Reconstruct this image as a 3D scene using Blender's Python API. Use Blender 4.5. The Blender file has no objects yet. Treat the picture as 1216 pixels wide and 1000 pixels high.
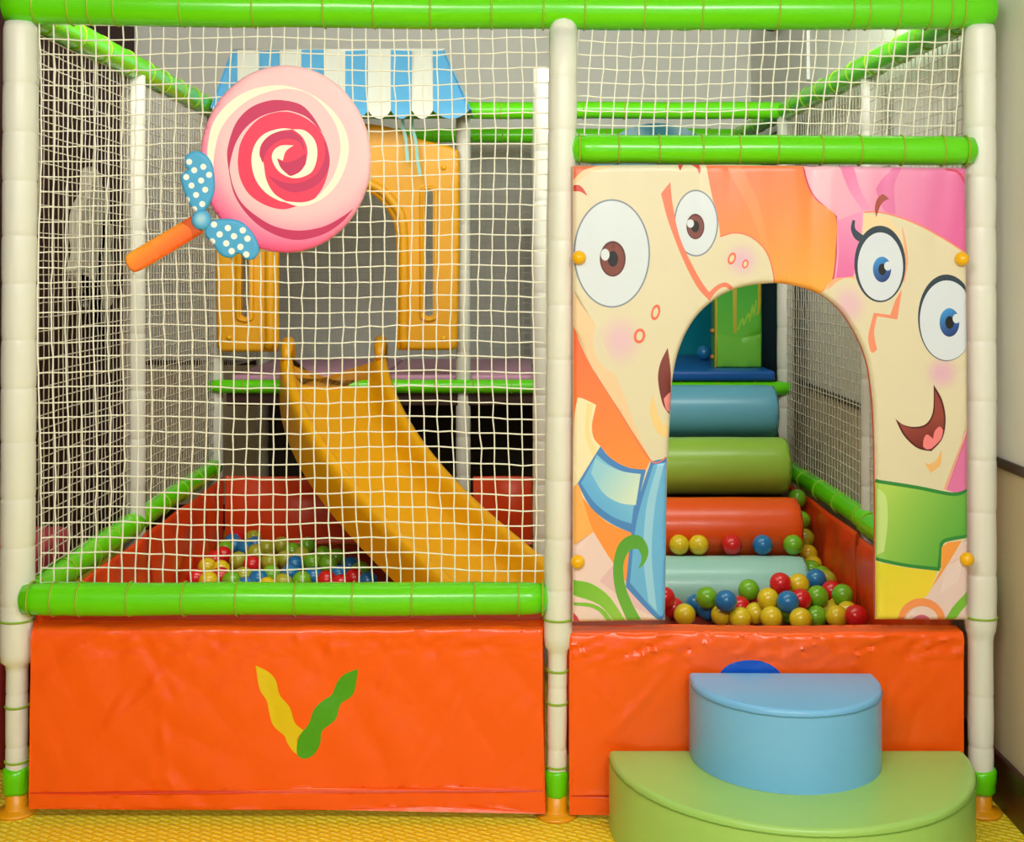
import bpy, bmesh, math, random
import numpy as np
from mathutils import Vector, Matrix, noise
from mathutils.geometry import delaunay_2d_cdt
random.seed(7); rng = np.random.default_rng(5)
C = bpy.context.scene.collection
F, D, HX, HY, CH = 1520.0, 3.8, 608.0, 317.0, 1.62     # focal px, camera distance, horizon point, eye height

def sc(y): return F / (D + y)
def P(px, py, y):                                       # photo pixel at depth y -> point in the room
    s = sc(y); return ((px - HX) / s, y, CH - (py - HY) / s)
def lin(c):
    out = []
    for v in c[:3]:
        v = v / 255.0
        out.append(v / 12.92 if v <= .04045 else ((v + .055) / 1.055) ** 2.4)
    return tuple(out)

# ------------------------------------------------------------------ materials
MATS = {}
def mat(name, rgb=(200, 200, 200), rough=.45, bump=0, bscale=30, spec=.5, coat=0, vary=0, attr=None, sub=0, metal=0, dist=.004):
    if name in MATS: return MATS[name]
    m = bpy.data.materials.new(name); m.use_nodes = True; N = m.node_tree.nodes; L = m.node_tree.links
    b = N['Principled BSDF']
    b.inputs['Base Color'].default_value = (*lin(rgb), 1)
    b.inputs['Roughness'].default_value = rough
    b.inputs['Specular IOR Level'].default_value = spec
    b.inputs['Metallic'].default_value = metal
    if coat: b.inputs['Coat Weight'].default_value = coat; b.inputs['Coat Roughness'].default_value = .12
    tc = N.new('ShaderNodeTexCoord')
    if attr:
        a = N.new('ShaderNodeAttribute'); a.attribute_name = attr
        L.new(a.outputs['Color'], b.inputs['Base Color'])
    elif vary:
        n = N.new('ShaderNodeTexNoise'); n.inputs['Scale'].default_value = 6; n.inputs['Detail'].default_value = 5
        L.new(tc.outputs['Object'], n.inputs['Vector'])
        mx = N.new('ShaderNodeMix'); mx.data_type = 'RGBA'
        c = lin(rgb)
        mx.inputs['A'].default_value = (*[v * (1 - vary) for v in c], 1)
        mx.inputs['B'].default_value = (*[min(1, v * (1 + vary)) for v in c], 1)
        L.new(n.outputs['Fac'], mx.inputs['Factor']); L.new(mx.outputs['Result'], b.inputs['Base Color'])
    if bump:
        n = N.new('ShaderNodeTexNoise'); n.inputs['Scale'].default_value = bscale; n.inputs['Detail'].default_value = 3
        L.new(tc.outputs['Object'], n.inputs['Vector'])
        bp = N.new('ShaderNodeBump'); bp.inputs['Strength'].default_value = bump; bp.inputs['Distance'].default_value = dist
        L.new(n.outputs['Fac'], bp.inputs['Height']); L.new(bp.outputs['Normal'], b.inputs['Normal'])
    MATS[name] = m; return m

M_green = mat('green_vinyl', (98, 214, 8), .24, .22, 9, coat=.15, vary=.06)
M_white = mat('white_vinyl', (228, 229, 218), .38, .4, 16, vary=.04)
M_pole = mat('inner_white_vinyl', (214, 214, 200), .45, .3, 18, vary=.05)
M_orange = mat('orange_vinyl', (250, 92, 10), .36, .3, 9, vary=.05)
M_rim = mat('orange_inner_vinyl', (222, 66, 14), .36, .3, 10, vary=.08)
M_tie = mat('olive_cord', (150, 186, 34), .6)
M_gtie = mat('green_cord', (140, 180, 30), .6)
M_foot = mat('amber_plastic', (238, 160, 10), .35)
M_knob = mat('yellow_knob_plastic', (246, 186, 14), .3)
M_net = mat('net_cord', (240, 238, 222), .8)
M_net2 = mat('net_cord_thin', (206, 200, 180), .85)
M_print = mat('printed_vinyl', rough=.36, attr='print', bump=.22, bscale=11)
M_sheetp = mat('printed_orange_vinyl', rough=.27, attr='print', bump=.5, bscale=11, dist=.008)
M_lolly = mat('printed_board', rough=.5, attr='print')
M_slide = mat('yellow_slide_plastic', (230, 164, 0), .4, .1, 60, vary=.05)
M_slide2 = mat('yellow_panel_plastic', (230, 164, 4), .45, .1, 60, vary=.04)
M_cg = mat('lime_cushion_vinyl', (162, 210, 112), .34, .3, 7, vary=.05)
M_cb = mat('sky_blue_cushion_vinyl', (120, 188, 240), .32, .3, 8, vary=.04)
M_seamg = mat('lime_seam_thread', (112, 156, 58), .7)
M_seamb = mat('blue_seam_thread', (84, 146, 178), .7)
M_dark = mat('dark_brown_board', (58, 34, 24), .7, vary=.2)
M_black = mat('black_vinyl', (26, 28, 28), .6)

# ------------------------------------------------------------------ objects
ROOT = {}
def setp(o, label=None, cat=None, group=None, kind=None):
    if label: o['label'] = label
    if cat: o['category'] = cat
    if group: o['group'] = group
    if kind: o['kind'] = kind
    return o
def thing(name, label, cat, loc=(0, 0, 0), group=None):
    o = bpy.data.objects.new(name, None); C.objects.link(o); o.location = loc; o.empty_display_size = .05
    ROOT[o.name] = Vector(loc); return setp(o, label, cat, group)
def mk(name, V, Fc, mats, parent=None, smooth=True, mi=None, origin=None, cols=None, angle=None):
    V = [Vector(v) for v in V]
    if parent is not None: org = ROOT[parent.name]
    elif origin is not None: org = Vector(origin)
    else:
        xs = [v.x for v in V]; ys = [v.y for v in V]; zs = [v.z for v in V]
        org = Vector(((min(xs) + max(xs)) / 2, (min(ys) + max(ys)) / 2, min(zs)))
    me = bpy.data.meshes.new(name)
    me.from_pydata([v - org for v in V], [], Fc)
    if not isinstance(mats, (list, tuple)): mats = [mats]
    for m in mats: me.materials.append(m)
    if mi is not None: me.polygons.foreach_set('material_index', mi)
    if cols is not None:
        a = me.color_attributes.new('print', 'FLOAT_COLOR', 'CORNER')
        a.data.foreach_set('color', np.asarray(cols, dtype=np.float32).ravel())
    me.polygons.foreach_set('use_smooth', [smooth] * len(me.polygons))
    if smooth and angle: me.set_sharp_from_angle(angle=math.radians(angle))
    me.update()
    o = bpy.data.objects.new(name, me); C.objects.link(o)
    if parent is not None: o.parent = parent
    else: o.location = org
    ROOT[o.name] = org
    return o
def from_bm(name, bm, mats, parent=None, smooth=True, angle=40):
    V = [v.co.copy() for v in bm.verts]; bm.verts.index_update()
    Fc = [[v.index for v in f.verts] for f in bm.faces]; mi = [f.material_index for f in bm.faces]
    bm.free(); return mk(name, V, Fc, mats, parent, smooth, mi, angle=angle)
def dupe(o, loc=None, parent='same'):
    c = o.copy(); C.objects.link(c)
    if loc is not None: c.location = loc
    if parent != 'same': c.parent = parent
    ROOT[c.name] = ROOT[o.name]
    return c

def box_bm(bm, x0, x1, y0, y1, z0, z1, bev=0, seg=3):
    vs = [bm.verts.new(p) for p in ((x0, y0, z0), (x1, y0, z0), (x1, y1, z0), (x0, y1, z0), (x0, y0, z1), (x1, y0, z1), (x1, y1, z1), (x0, y1, z1))]
    fs = [bm.faces.new([vs[i] for i in q]) for q in ((3, 2, 1, 0), (4, 5, 6, 7), (0, 1, 5, 4), (1, 2, 6, 5), (2, 3, 7, 6), (3, 0, 4, 7))]
    if bev:
        es = list({e for f in fs for e in f.edges})
        bmesh.ops.bevel(bm, geom=es, offset=bev, segments=seg, affect='EDGES', profile=.5)
    return bm
def box(name, x0, x1, y0, y1, z0, z1, m, parent=None, bev=.0, seg=3):
    return from_bm(name, box_bm(bmesh.new(), x0, x1, y0, y1, z0, z1, bev, seg), m, parent)

def sweep(pts, rad, n=16, caps=True, up=None, close=False):
    pts = [Vector(p) for p in pts]; V = []; Fc = []
    m = len(pts)
    if not callable(rad) and not isinstance(rad, (list, tuple)): rr = [rad] * m
    else: rr = list(rad)
    prev = None
    for i, p in enumerate(pts):
        if close: t = (pts[(i + 1) % m] - pts[i - 1])
        else: t = pts[min(i + 1, m - 1)] - pts[max(i - 1, 0)]
        if t.length < 1e-9: t = Vector((0, 0, 1))
        t.normalize()
        if prev is None:
            a = Vector((0, 0, 1)) if abs(t.z) < .9 else Vector((1, 0, 0))
            u = t.cross(a).normalized()
        else:
            u = (prev - t * prev.dot(t)).normalized()
        prev = u; w = t.cross(u)
        for k in range(n):
            a = 2 * math.pi * k / n
            V.append(p + (u * math.cos(a) + w * math.sin(a)) * rr[i])
    for i in range(m if close else m - 1):
        j = (i + 1) % m
        for k in range(n):
            l = (k + 1) % n
            Fc.append((i * n + k, i * n + l, j * n + l, j * n + k))
    if caps and not close:
        Fc.append(tuple(range(n - 1, -1, -1))); Fc.append(tuple(range((m - 1) * n, m * n)))
    return V, Fc
def torus_ring(R, r, n=28, k=6):
    return sweep([(R * math.cos(2 * math.pi * i / n), R * math.sin(2 * math.pi * i / n), 0) for i in range(n)], r, k, close=True)
def lathe(prof, cx, cy, n=28, lean=None):
    V = []; Fc = []
    for z, r in prof:
        dx, dy = lean(z) if lean else (0, 0)
        for k in range(n):
            a = 2 * math.pi * k / n
            V.append((cx + dx + r * math.cos(a), cy + dy + r * math.sin(a), z))
    for i in range(len(prof) - 1):
        for k in range(n):
            l = (k + 1) % n
            Fc.append((i * n + k, i * n + l, (i + 1) * n + l, (i + 1) * n + k))
    Fc.append(tuple(range(n - 1, -1, -1))); Fc.append(tuple(range((len(prof) - 1) * n, len(prof) * n)))
    return V, Fc

# smooth curves in photo-like drawing units
def cr(pts, n=6, closed=False):
    p = [np.array(q, float) for q in pts]; out = []
    m = len(p); rngi = range(m if closed else m - 1)
    for i in rngi:
        if closed: a, b, c, d = p[i - 1], p[i], p[(i + 1) % m], p[(i + 2) % m]
        else: a, b, c, d = p[max(i - 1, 0)], p[i], p[i + 1], p[min(i + 2, m - 1)]
        for k in range(n):
            t = k / n
            out.append(.5 * ((2 * b) + (c - a) * t + (2 * a - 5 * b + 4 * c - d) * t * t + (3 * b - a - 3 * c + d) * t ** 3))
    if not closed: out.append(p[-1])
    return [tuple(q) for q in out]
def blob(*pts, n=6): return cr(pts, n, True)
def shape(*segs):                     # segs: lists of points; each list is smoothed, corners where lists meet
    out = []
    for s in segs:
        q = cr(s, 6) if len(s) > 2 else [tuple(map(float, v)) for v in s]
        if out and abs(out[-1][0] - q[0][0]) + abs(out[-1][1] - q[0][1]) < 1e-6: q = q[1:]
        out += q
    if abs(out[-1][0] - out[0][0]) + abs(out[-1][1] - out[0][1]) < 1e-6: out.pop()
    return out
def ell(cx, cy, rx, ry, n=40, rot=0):
    c, s = math.cos(rot), math.sin(rot); o = []
    for i in range(n):
        a = 2 * math.pi * i / n; x, y = rx * math.cos(a), ry * math.sin(a)
        o.append((cx + x * c - y * s, cy + x * s + y * c))
    return o
def strip(pts, w):                    # a stroke of varying width along a smooth line
    q = np.array(cr(pts, 8)); m = len(q)
    ws = np.interp(np.linspace(0, 1, m), np.linspace(0, 1, len(w)), w) if isinstance(w, (list, tuple)) else np.full(m, w)
    t = np.gradient(q, axis=0); t /= np.linalg.norm(t, axis=1)[:, None] + 1e-9
    nn = np.stack([-t[:, 1], t[:, 0]], 1) * ws[:, None] / 2
    return [tuple(v) for v in np.concatenate([q + nn, (q - nn)[::-1]])]
def area(p):
    return .5 * sum(p[i][0] * p[(i + 1) % len(p)][1] - p[(i + 1) % len(p)][0] * p[i][1] for i in range(len(p)))
def inside(p, poly):
    x, y = p[:, 0], p[:, 1]; c = np.zeros(len(p), bool); q = np.array(poly); m = len(q)
    for i in range(m):
        x0, y0 = q[i]; x1, y1 = q[(i + 1) % m]
        k = ((y0 > y) != (y1 > y))
        with np.errstate(divide='ignore', invalid='ignore'):
            c ^= k & (x < (x1 - x0) * (y - y0) / (y1 - y0 + 1e-12) + x0)
    return c
def edge_dist(p, poly):
    q = np.array(poly); d = np.full(len(p), 1e9)
    for i in range(len(q)):
        a = q[i]; b = q[(i + 1) % len(q)]; ab = b - a
        t = np.clip(((p - a) @ ab) / (ab @ ab + 1e-12), 0, 1)
        d = np.minimum(d, np.linalg.norm(p - a - t[:, None] * ab, axis=1))
    return d

def printed(name, outline, patches, base, to3d, thick, m, parent=None, grid=10, holes=(), edge_col=None, rim=0, rims=(), smooth=True, colmap=None):
    """One mesh: a sheet cut along the outline, its print laid in as a planar subdivision, with a back and edges."""
    polys = [outline] + [p for p, c in patches] + list(holes)
    verts = []; faces = []
    for p in polys:
        q = [(x, -y) for x, y in p]
        if area(q) < 0: q = q[::-1]
        faces.append(list(range(len(verts), len(verts) + len(q)))); verts += q
    xs = [p[0] for p in outline]; ys = [p[1] for p in outline]
    if grid:
        gx = np.arange(min(xs) + grid * .37, max(xs), grid); gy = np.arange(min(ys) + grid * .41, max(ys), grid)
        G = np.array([(x + (grid / 2 if j % 2 else 0), y) for j, y in enumerate(gy) for x in gx])
        G = G[inside(G, outline)]; d = edge_dist(G, outline); G = G[d > max(1.5, rim)]
        extra = []
        if rim:
            q = np.array(outline); t = np.roll(q, -1, 0) - np.roll(q, 1, 0); t /= np.linalg.norm(t, axis=1)[:, None] + 1e-9
            nn = np.stack([-t[:, 1], t[:, 0]], 1)
            if area(outline) < 0: nn = -nn
            dens = []
            for i in range(len(q)):
                a, b = q[i], q[(i + 1) % len(q)]; k = max(1, int(np.linalg.norm(b - a) / 6)); mm = np.array([-(b - a)[1], (b - a)[0]]); mm = mm / (np.linalg.norm(mm) + 1e-9)
                if area(outline) < 0: mm = -mm
                for s in range(k):
                    for off in (rim * .33, rim * .7, rim): dens.append(a + (b - a) * ((s + .5) / k) + mm * off)
            dens = np.array(dens); dens = dens[inside(dens, outline)]; dd = edge_dist(dens, outline)
            extra = dens[dd > rim * .25]
        pts = list(map(tuple, G)) + list(map(tuple, extra))
        verts += [(x, -y) for x, y in pts]
    r = delaunay_2d_cdt([Vector(v) for v in verts], [], faces, 0, 1e-4, True)
    ov, of, orig = r[0], r[2], r[5]
    nh = 1 + len(patches)
    cols = [None] + [c for p, c in patches]
    tri = []; top = []
    for f, ids in zip(of, orig):
        if 0 not in ids or any(i >= nh for i in ids): continue
        tri.append(tuple(f)); top.append(max(i for i in ids if i < nh))
    used = sorted({i for f in tri for i in f}); remap = {i: k for k, i in enumerate(used)}
    tri = [tuple(remap[i] for i in f) for f in tri]
    pv = np.array([(ov[i].x, -ov[i].y) for i in used])
    front = to3d(pv); n = len(pv)
    if rim:
        d = edge_dist(pv, outline)
        front[:, 1] += np.clip(1 - d / rim, 0, 1) ** 2 * min(thick * .6, .012)
    back = to3d(pv); back[:, 1] += thick
    V = np.concatenate([front, back]).tolist(); Fc = []; CC = []
    ec = lin(edge_col) if edge_col else None
    cache = {}
    for f, t in zip(tri, top):
        Fc.append(f)
        c = base if t == 0 else cols[t]
        for i in f:
            cc = c(*pv[i]) if callable(c) else c
            CC.append((*lin(cc), 1))
    ed = {}
    for f in tri:
        for a, b in ((f[0], f[1]), (f[1], f[2]), (f[2], f[0])): ed[(a, b)] = 1
    bc = ec or lin(base(*pv[0]) if callable(base) else base)
    for f in tri:
        Fc.append((f[2] + n, f[1] + n, f[0] + n)); CC += [(*bc, 1)] * 3
    for (a, b) in ed:
        if (b, a) not in ed:
            Fc.append((b, a, a + n, b + n)); CC += [(*bc, 1)] * 4
    return mk(name, V, Fc, m, parent, smooth, cols=CC, angle=50)
def grad(p0, c0, p1, c1):
    dx, dy = p1[0] - p0[0], p1[1] - p0[1]; L2 = dx * dx + dy * dy
    def f(x, y):
        t = min(1, max(0, ((x - p0[0]) * dx + (y - p0[1]) * dy) / L2))
        return tuple(a + (b - a) * t for a, b in zip(c0, c1))
    return f
def radial(cx, cy, r0, r1, c0, c1, ky=1):
    def f(x, y):
        t = min(1, max(0, (math.hypot(x - cx, (y - cy) / ky) - r0) / (r1 - r0)))
        t = t * t * (3 - 2 * t)
        return tuple(a + (b - a) * t for a, b in zip(c0, c1))
    return f
def flat_at(y, wave=None):
    def f(pv):
        s = sc(y)
        o = np.stack([(pv[:, 0] - HX) / s, np.full(len(pv), y), CH - (pv[:, 1] - HY) / s], 1)
        if wave is not None: o[:, 1] += wave(pv)
        return o
    return f

# ------------------------------------------------------------------ room
def struct(o): o['kind'] = 'structure'; return o
XL, XR, YB, YF, ZC = -2.33, 1.475, 4.1, -5.5, 3.2
def floor_mat():
    m = bpy.data.materials.new('yellow_foam_mat'); m.use_nodes = True; N = m.node_tree.nodes; L = m.node_tree.links; b = N['Principled BSDF']
    b.inputs['Roughness'].default_value = .42
    tc = N.new('ShaderNodeTexCoord')
    def dashes(rot, off):
        mp = N.new('ShaderNodeMapping'); mp.inputs['Rotation'].default_value = (0, 0, math.radians(rot)); mp.inputs['Location'].default_value = (off, off * .5, 0)
        L.new(tc.outputs['Object'], mp.inputs['Vector'])
        br = N.new('ShaderNodeTexBrick'); br.inputs['Scale'].default_value = 26
        br.inputs['Color1'].default_value = (1, 1, 1, 1); br.inputs['Color2'].default_value = (.9, .9, .9, 1); br.inputs['Mortar'].default_value = (0, 0, 0, 1)
        br.inputs['Mortar Size'].default_value = .17; br.inputs['Mortar Smooth'].default_value = .6
        br.inputs['Brick Width'].default_value = 1.1; br.inputs['Row Height'].default_value = .55; br.offset = .5
        L.new(mp.outputs['Vector'], br.inputs['Vector']); return br.outputs['Color']
    a = dashes(32, 0)
    bp = N.new('ShaderNodeBump'); bp.inputs['Strength'].default_value = .6; bp.inputs['Distance'].default_value = .005
    L.new(a, bp.inputs['Height']); L.new(bp.outputs['Normal'], b.inputs['Normal'])
    mx = N.new('ShaderNodeMix'); mx.data_type = 'RGBA'
    mx.inputs['A'].default_value = (*lin((246, 214, 14)), 1); mx.inputs['B'].default_value = (*lin((255, 238, 90)), 1)
    L.new(a, mx.inputs['Factor']); L.new(mx.outputs['Result'], b.inputs['Base Color'])
    return m
struct(box('floor', XL - .1, XR + .1, YF, YB + .1, -.1, 0, floor_mat()))
struct(box('ceiling', XL - .1, XR + .1, YF, YB + .1, ZC, ZC + .1, mat('ceiling_paint', (222, 220, 210), .9)))
M_wall = mat('grey_wall_paint', (226, 226, 216), .85, .1, 80, vary=.03)
M_wlow = mat('beige_wainscot', (204, 188, 156), .6, .05, 60, vary=.03)
M_maroon = mat('dark_maroon_wall', (58, 16, 10), .7, vary=.15)
M_trim = mat('dark_wood_trim', (56, 22, 14), .4, vary=.15)
def two_tone(name, x0, x1, y0, y1, zsplit=1.03):
    bm = bmesh.new(); box_bm(bm, x0, x1, y0, y1, 0, zsplit)
    for f in bm.faces: f.material_index = 1
    k = len(bm.faces); box_bm(bm, x0, x1, y0, y1, zsplit, ZC)
    return struct(from_bm(name, bm, [M_wall, M_wlow], smooth=False))
two_tone('wall_back', XL, XR + .1, YB, YB + .1)
two_tone('wall_right', XR, XR + .1, YF, YB)
struct(box('wall_left', XL - .1, XL, YF, YB + .1, 0, ZC, M_maroon))
struct(box('trim_1', XR - .012, XR, YF, YB, 1.015, 1.045, M_trim, bev=.004))
struct(box('trim_2', XL, XR, YB - .012, YB, 1.015, 1.045, M_trim, bev=.004))
struct(box('baseboard_right', XR - .018, XR, YF, YB, 0, .155, M_trim, bev=.004))
struct(box('baseboard_back', XL, XR, YB - .018, YB, 0, .155, M_trim, bev=.004))

# things on the walls
def wall_white():
    # seen along the left wall: outline in (depth, height)
    def q(px, py):
        dd = (HX - px); y = F * (-XL) / dd - D; s = sc(y); return (y, CH - (py - HY) / s)
    o = shape([(97, 200), (103, 198), (108, 204), (112, 222), (119, 238)], [(119, 238), (119, 244), (115, 250), (114, 256), (120, 262), (124, 272), (122, 300), (126, 318), (124, 340), (125, 355), (122, 365)],
              [(122, 365), (115, 370), (103, 368), (97, 362), (105, 345), (103, 325)], [(103, 325), (104, 334), (100, 345), (93, 348), (86, 340), (79, 325), (78, 318), (83, 300), (81, 280), (82, 255), (88, 238), (95, 225), (97, 200)])
    yz = [q(*p) for p in o]
    if area(yz) < 0: yz = yz[::-1]
    bm = bmesh.new(); vs = [bm.verts.new((XL + .004, y, z)) for y, z in yz]
    f = bm.faces.new(vs); r = bmesh.ops.extrude_face_region(bm, geom=[f])
    nv = [g for g in r['geom'] if isinstance(g, bmesh.types.BMVert)]
    for v in nv: v.co.x += .05
    bmesh.ops.recalc_face_normals(bm, faces=bm.faces)
    es = [e for e in bm.edges if all(v in set(nv) for v in e.verts)]
    bmesh.ops.bevel(bm, geom=es, offset=.018, segments=3, affect='EDGES')
    o = from_bm('wall_ornament', bm, mat('white_plush', (232, 228, 205), .95, .6, 40))
    setp(o, 'white plush cut-out shape hanging on the dark wall behind the left net', 'decoration')
wall_white()
o = box('cable_cover', XR - .02, XR - .002, 2.52, 2.545, 2.545, 3.19, mat('white_plastic', (236, 236, 226), .4), bev=.003)
setp(o, 'thin white vertical cable cover high on the right wall', 'cable cover')
t = thing('security_camera', 'small black camera fixed high on the right wall under the green top bar', 'camera', (XR - .05, 3.15, 2.92))
V, Fc = lathe([(2.90, .012), (2.905, .035), (2.93, .048), (2.95, .05)], XR - .06, 3.15, 20); mk('dome', V, Fc, M_black, t)
box('bracket', XR - .11, XR - .003, 3.10, 3.20, 2.95, 2.975, M_black, t, .006)

t = thing('padded_block', 'dark red padded block with pink top at the left edge behind the left post', 'cushion', (-1.86, .6, 0))
box('body', -2.1, -1.625, .3, .9, 0, .56, mat('dark_red_vinyl', (120, 22, 26), .5), t, .03)
box('top_cushion', -2.11, -1.618, .29, .91, .56, .67, mat('pink_red_vinyl', (196, 60, 80), .5), t, .03)

# ------------------------------------------------------------------ padded frame
frame = thing('playground_structure', 'white and green padded structure of posts and bars around the ball pit', 'playground', (0, 0, 0))
ZT, ZL = 2.39, .635
def ring_prof(z0, z1, r, step=.165, phase=.05, groove=.002, bulge=.0006):
    out = []; z = z0; nxt = z0 + phase
    while nxt < z1 - .03:
        seg = [(z + (nxt - z) * t, r + bulge * math.sin(math.pi * t)) for t in (.12, .5, .88)]
        out += seg + [(nxt - .004, r - groove * .3), (nxt, r - groove), (nxt + .004, r - groove * .3)]
        z = nxt; nxt += step * random.uniform(.85, 1.15)
    out += [(z + .012, r), (z1, r)]
    return out
def tie_ring(post, x, y, z, R, m=M_gtie, th=.0032):
    V, Fc = torus_ring(R, th)
    mk('tie', [(v[0] + x, v[1] + y, v[2] + z) for v in V], Fc, m, post)
def foot(post, x, y, m=M_foot):
    V, Fc = lathe([(0.001, .060), (.006, .061), (.011, .056), (.014, .036), (.02, .032), (.085, .030)], x, y, 28)
    setp(mk('foot_flange', V, Fc, m, post), 'amber plastic foot flange')
def wrap(post, x, y, z0, z1, r):
    prof = [(z0, r * .9), (z0 + .01, r * 1.06), (z0 + .03, r * 1.02), ((z0 + z1) / 2, r * 1.08), (z1 - .012, r * 1.1), (z1, r * .98)]
    V, Fc = lathe(prof, x, y, 28)
    V = [(vx + .003 * noise.noise(Vector((vx * 40, vy * 40, vz * 50))), vy, vz + .012 * noise.noise(Vector((vx * 25, vy * 25, 3))) * (1 if vz > (z0 + z1) / 2 else -.6)) for vx, vy, vz in V]
    setp(mk('base_wrap', V, Fc, M_green, post), 'green wrap at the foot')
def front_post(xt, xb, ztop, y, rup, rlow, ties, dome=False, zswap=.44, sleeve=None, step=.165):
    prof = [(.06, rlow * .96), (.1, rlow)] + ring_prof(.11, zswap - .02, rlow, step, .09, .0015, .0006)
    prof += [(zswap, rlow + .002), (zswap + .012, rup * .94), (zswap + .04, rup * 1.02)]
    prof += ring_prof(zswap + .06, ztop - .05, rup, step, .12)
    if dome:
        for a in (0, 20, 40, 60, 78): prof.append((ztop - .05 + .05 * math.sin(math.radians(a)), max(.006, rup * math.cos(math.radians(a)))))
    else: prof += [(ztop - .02, rup), (ztop, rup * .9)]
    prof.sort(key=lambda q: q[0])
    lean = lambda z: ((xt - xb) * (z / ztop), .0)
    V, Fc = lathe(prof, xb, y, 32, lean)
    V = [(vx + .0016 * noise.noise(Vector((vx * 30, vy * 30, vz * 14))), vy, vz) for vx, vy, vz in V]
    p = mk('post', V, Fc, M_white, frame)
    for z in ties:
        R = (rup if z > zswap + .02 else rlow) + .0015
        tie_ring(p, xb + lean(z)[0], y, z, R)
    foot(p, xb + lean(0)[0], y); wrap(p, xb, y, .06, .135, rlow + .004)
    return p
front_post(-1.458, -1.472, 2.345, 0, .0495, .031, [.575, .455, .318, .155])
front_post(.152, .131, 2.362, -.02, .042, .0285, [.583, .43, .335, .148], dome=True, zswap=.49)
front_post(1.388, 1.392, 2.335, 0, .0455, .036, [.583], zswap=.53, step=.17)

def post(x, y, z1, r, z0=0, rlow=None, lower=None):
    prof = [(z0, r)] + ring_prof(z0 + .02, z1, r, .2, .15, .002)
    V, Fc = lathe(prof, x, y, 24); return mk('post', V, Fc, M_pole, frame)
YM, YK, YR = 1.15, 2.5, 3.7
post(-1.46, YM, ZT - .03, .041); post(-1.46, YK, ZT - .03, .038); post(-.24, YK, ZT - .03, .036)
post(.147, YK, ZT - .03, .038); post(.127, 1.42, 2.43, .042)
post(1.392, YM, ZT - .03, .041); post(1.345, YK, ZT - .03, .040)
post(-1.46, YR, ZT - .03, .038); post(.147, YR, ZT - .03, .036); post(1.345, YR, ZT - .03, .038)

def bar(a, b, r, ties=(), n=28, soft=True, label=None, sag=0):
    a, b = Vector(a), Vector(b); Ln = (b - a).length; m = max(10, int(Ln / .03)); pts = []; rr = []
    for i in range(m + 1):
        t = i / m; q = a.lerp(b, t)
        q = q + Vector((0, 0, -sag * math.sin(math.pi * t) + .0035 * noise.noise(Vector((q.x * 3.1, q.y * 3.1, q.z * 7 + r)))))
        pts.append(q); rr.append(r * (1 + .035 * noise.noise(q * 5.3 + Vector((3, 1, 0))) + .012 * noise.noise(q * 21)))
    if soft:
        for k, f in ((0, .45), (1, .9), (2, 1.0)): rr[k] *= f; rr[-1 - k] *= f
        pts[0] = pts[0].lerp(pts[1], .0); pts[1] = pts[0].lerp(pts[1], .35); pts[-2] = pts[-1].lerp(pts[-2], .35)
    V, Fc = sweep(pts, rr, n)
    o = mk('bar', V, Fc, M_green, frame)
    d = (b - a).normalized(); q = d.to_track_quat('Z', 'Y')
    proto = None
    for t in ties:
        c = a.lerp(b, t) + Vector((0, 0, -sag * math.sin(math.pi * t)))
        if proto is None:
            V, Fc = torus_ring(r * 1.025, .0029)
            proto = mk('tie', [(q @ Vector(v)) for v in V], Fc, M_tie, None, origin=(0, 0, 0)); proto.parent = o; proto.location = c - ROOT[o.name]
        else: dupe(proto, c - ROOT[o.name])
    return o
def tx(xs, x0, x1): return [(x - x0) / (x1 - x0) for x in xs]
A = P(4, 6, -.0); B = P(1182, 12, 0)
bar(A, B, .056, tx([45, 86, 110, 140, 218, 303, 386, 445, 512, 584, 645, 694, 764, 832, 922, 1009, 1028, 1064, 1100, 1124, 1140], 4, 1182), sag=.008)
A = P(24, 711, -.03); B = P(650, 711, -.03)
bar(A, B, .048, tx([38, 65, 96, 155, 220, 283, 352, 420, 490, 564, 616, 644], 24, 650))
A = P(679, 177, -.03); B = P(1159, 179, -.03)
bar(A, B, .043, tx([688, 734, 782, 833, 877, 922, 974, 1020, 1070, 1118, 1146], 679, 1159))
sidex = lambda y: 1.392 - .0188 * y
tt = [.06, .17, .28, .4, .5, .6, .7, .8, .9]
bar((-1.46, .03, ZT), (-1.46, YK, ZT), .047, tt); bar((-1.46, YK, ZT), (-1.46, YR, ZT), .042, tt[::2])
bar((sidex(0), .03, ZT), (sidex(YK), YK, ZT), .047, tt); bar((sidex(YK), YK, ZT), (sidex(YR), YR, ZT), .042, tt[::2])
bar((-1.47, YK, ZT), (1.36, YK, ZT), .042, [i / 14 for i in range(1, 14)])
bar((-1.47, YR, ZT), (1.36, YR, ZT), .042, [i / 14 for i in range(1, 14)])
bar((-1.46, .04, ZL - .01), (-1.46, YM + .03, ZL - .005), .046, tt[::2]); bar((-1.46, YM - .03, ZL), (-1.46, YK, ZL), .043, tt[::2])
bar((sidex(0), .05, ZL - .005), (sidex(YM), YM + .05, ZL), .046, tt[::2]); bar((sidex(YM), YM - .05, ZL + .01), (sidex(YK), YK, ZL), .043, tt[::2])
bar((-1.50, YK - .03, 1.035), (.185, YK - .03, 1.035), .034, [i / 9 for i in range(1, 9)])
bar((.11, YK - .03, 1.025), (1.37, YK - .03, 1.025), .034, [i / 7 for i in range(1, 7)])
bar((.147, .05, ZT), (.147, YK, ZT), .042, tt[::2]) if False else None

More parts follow.
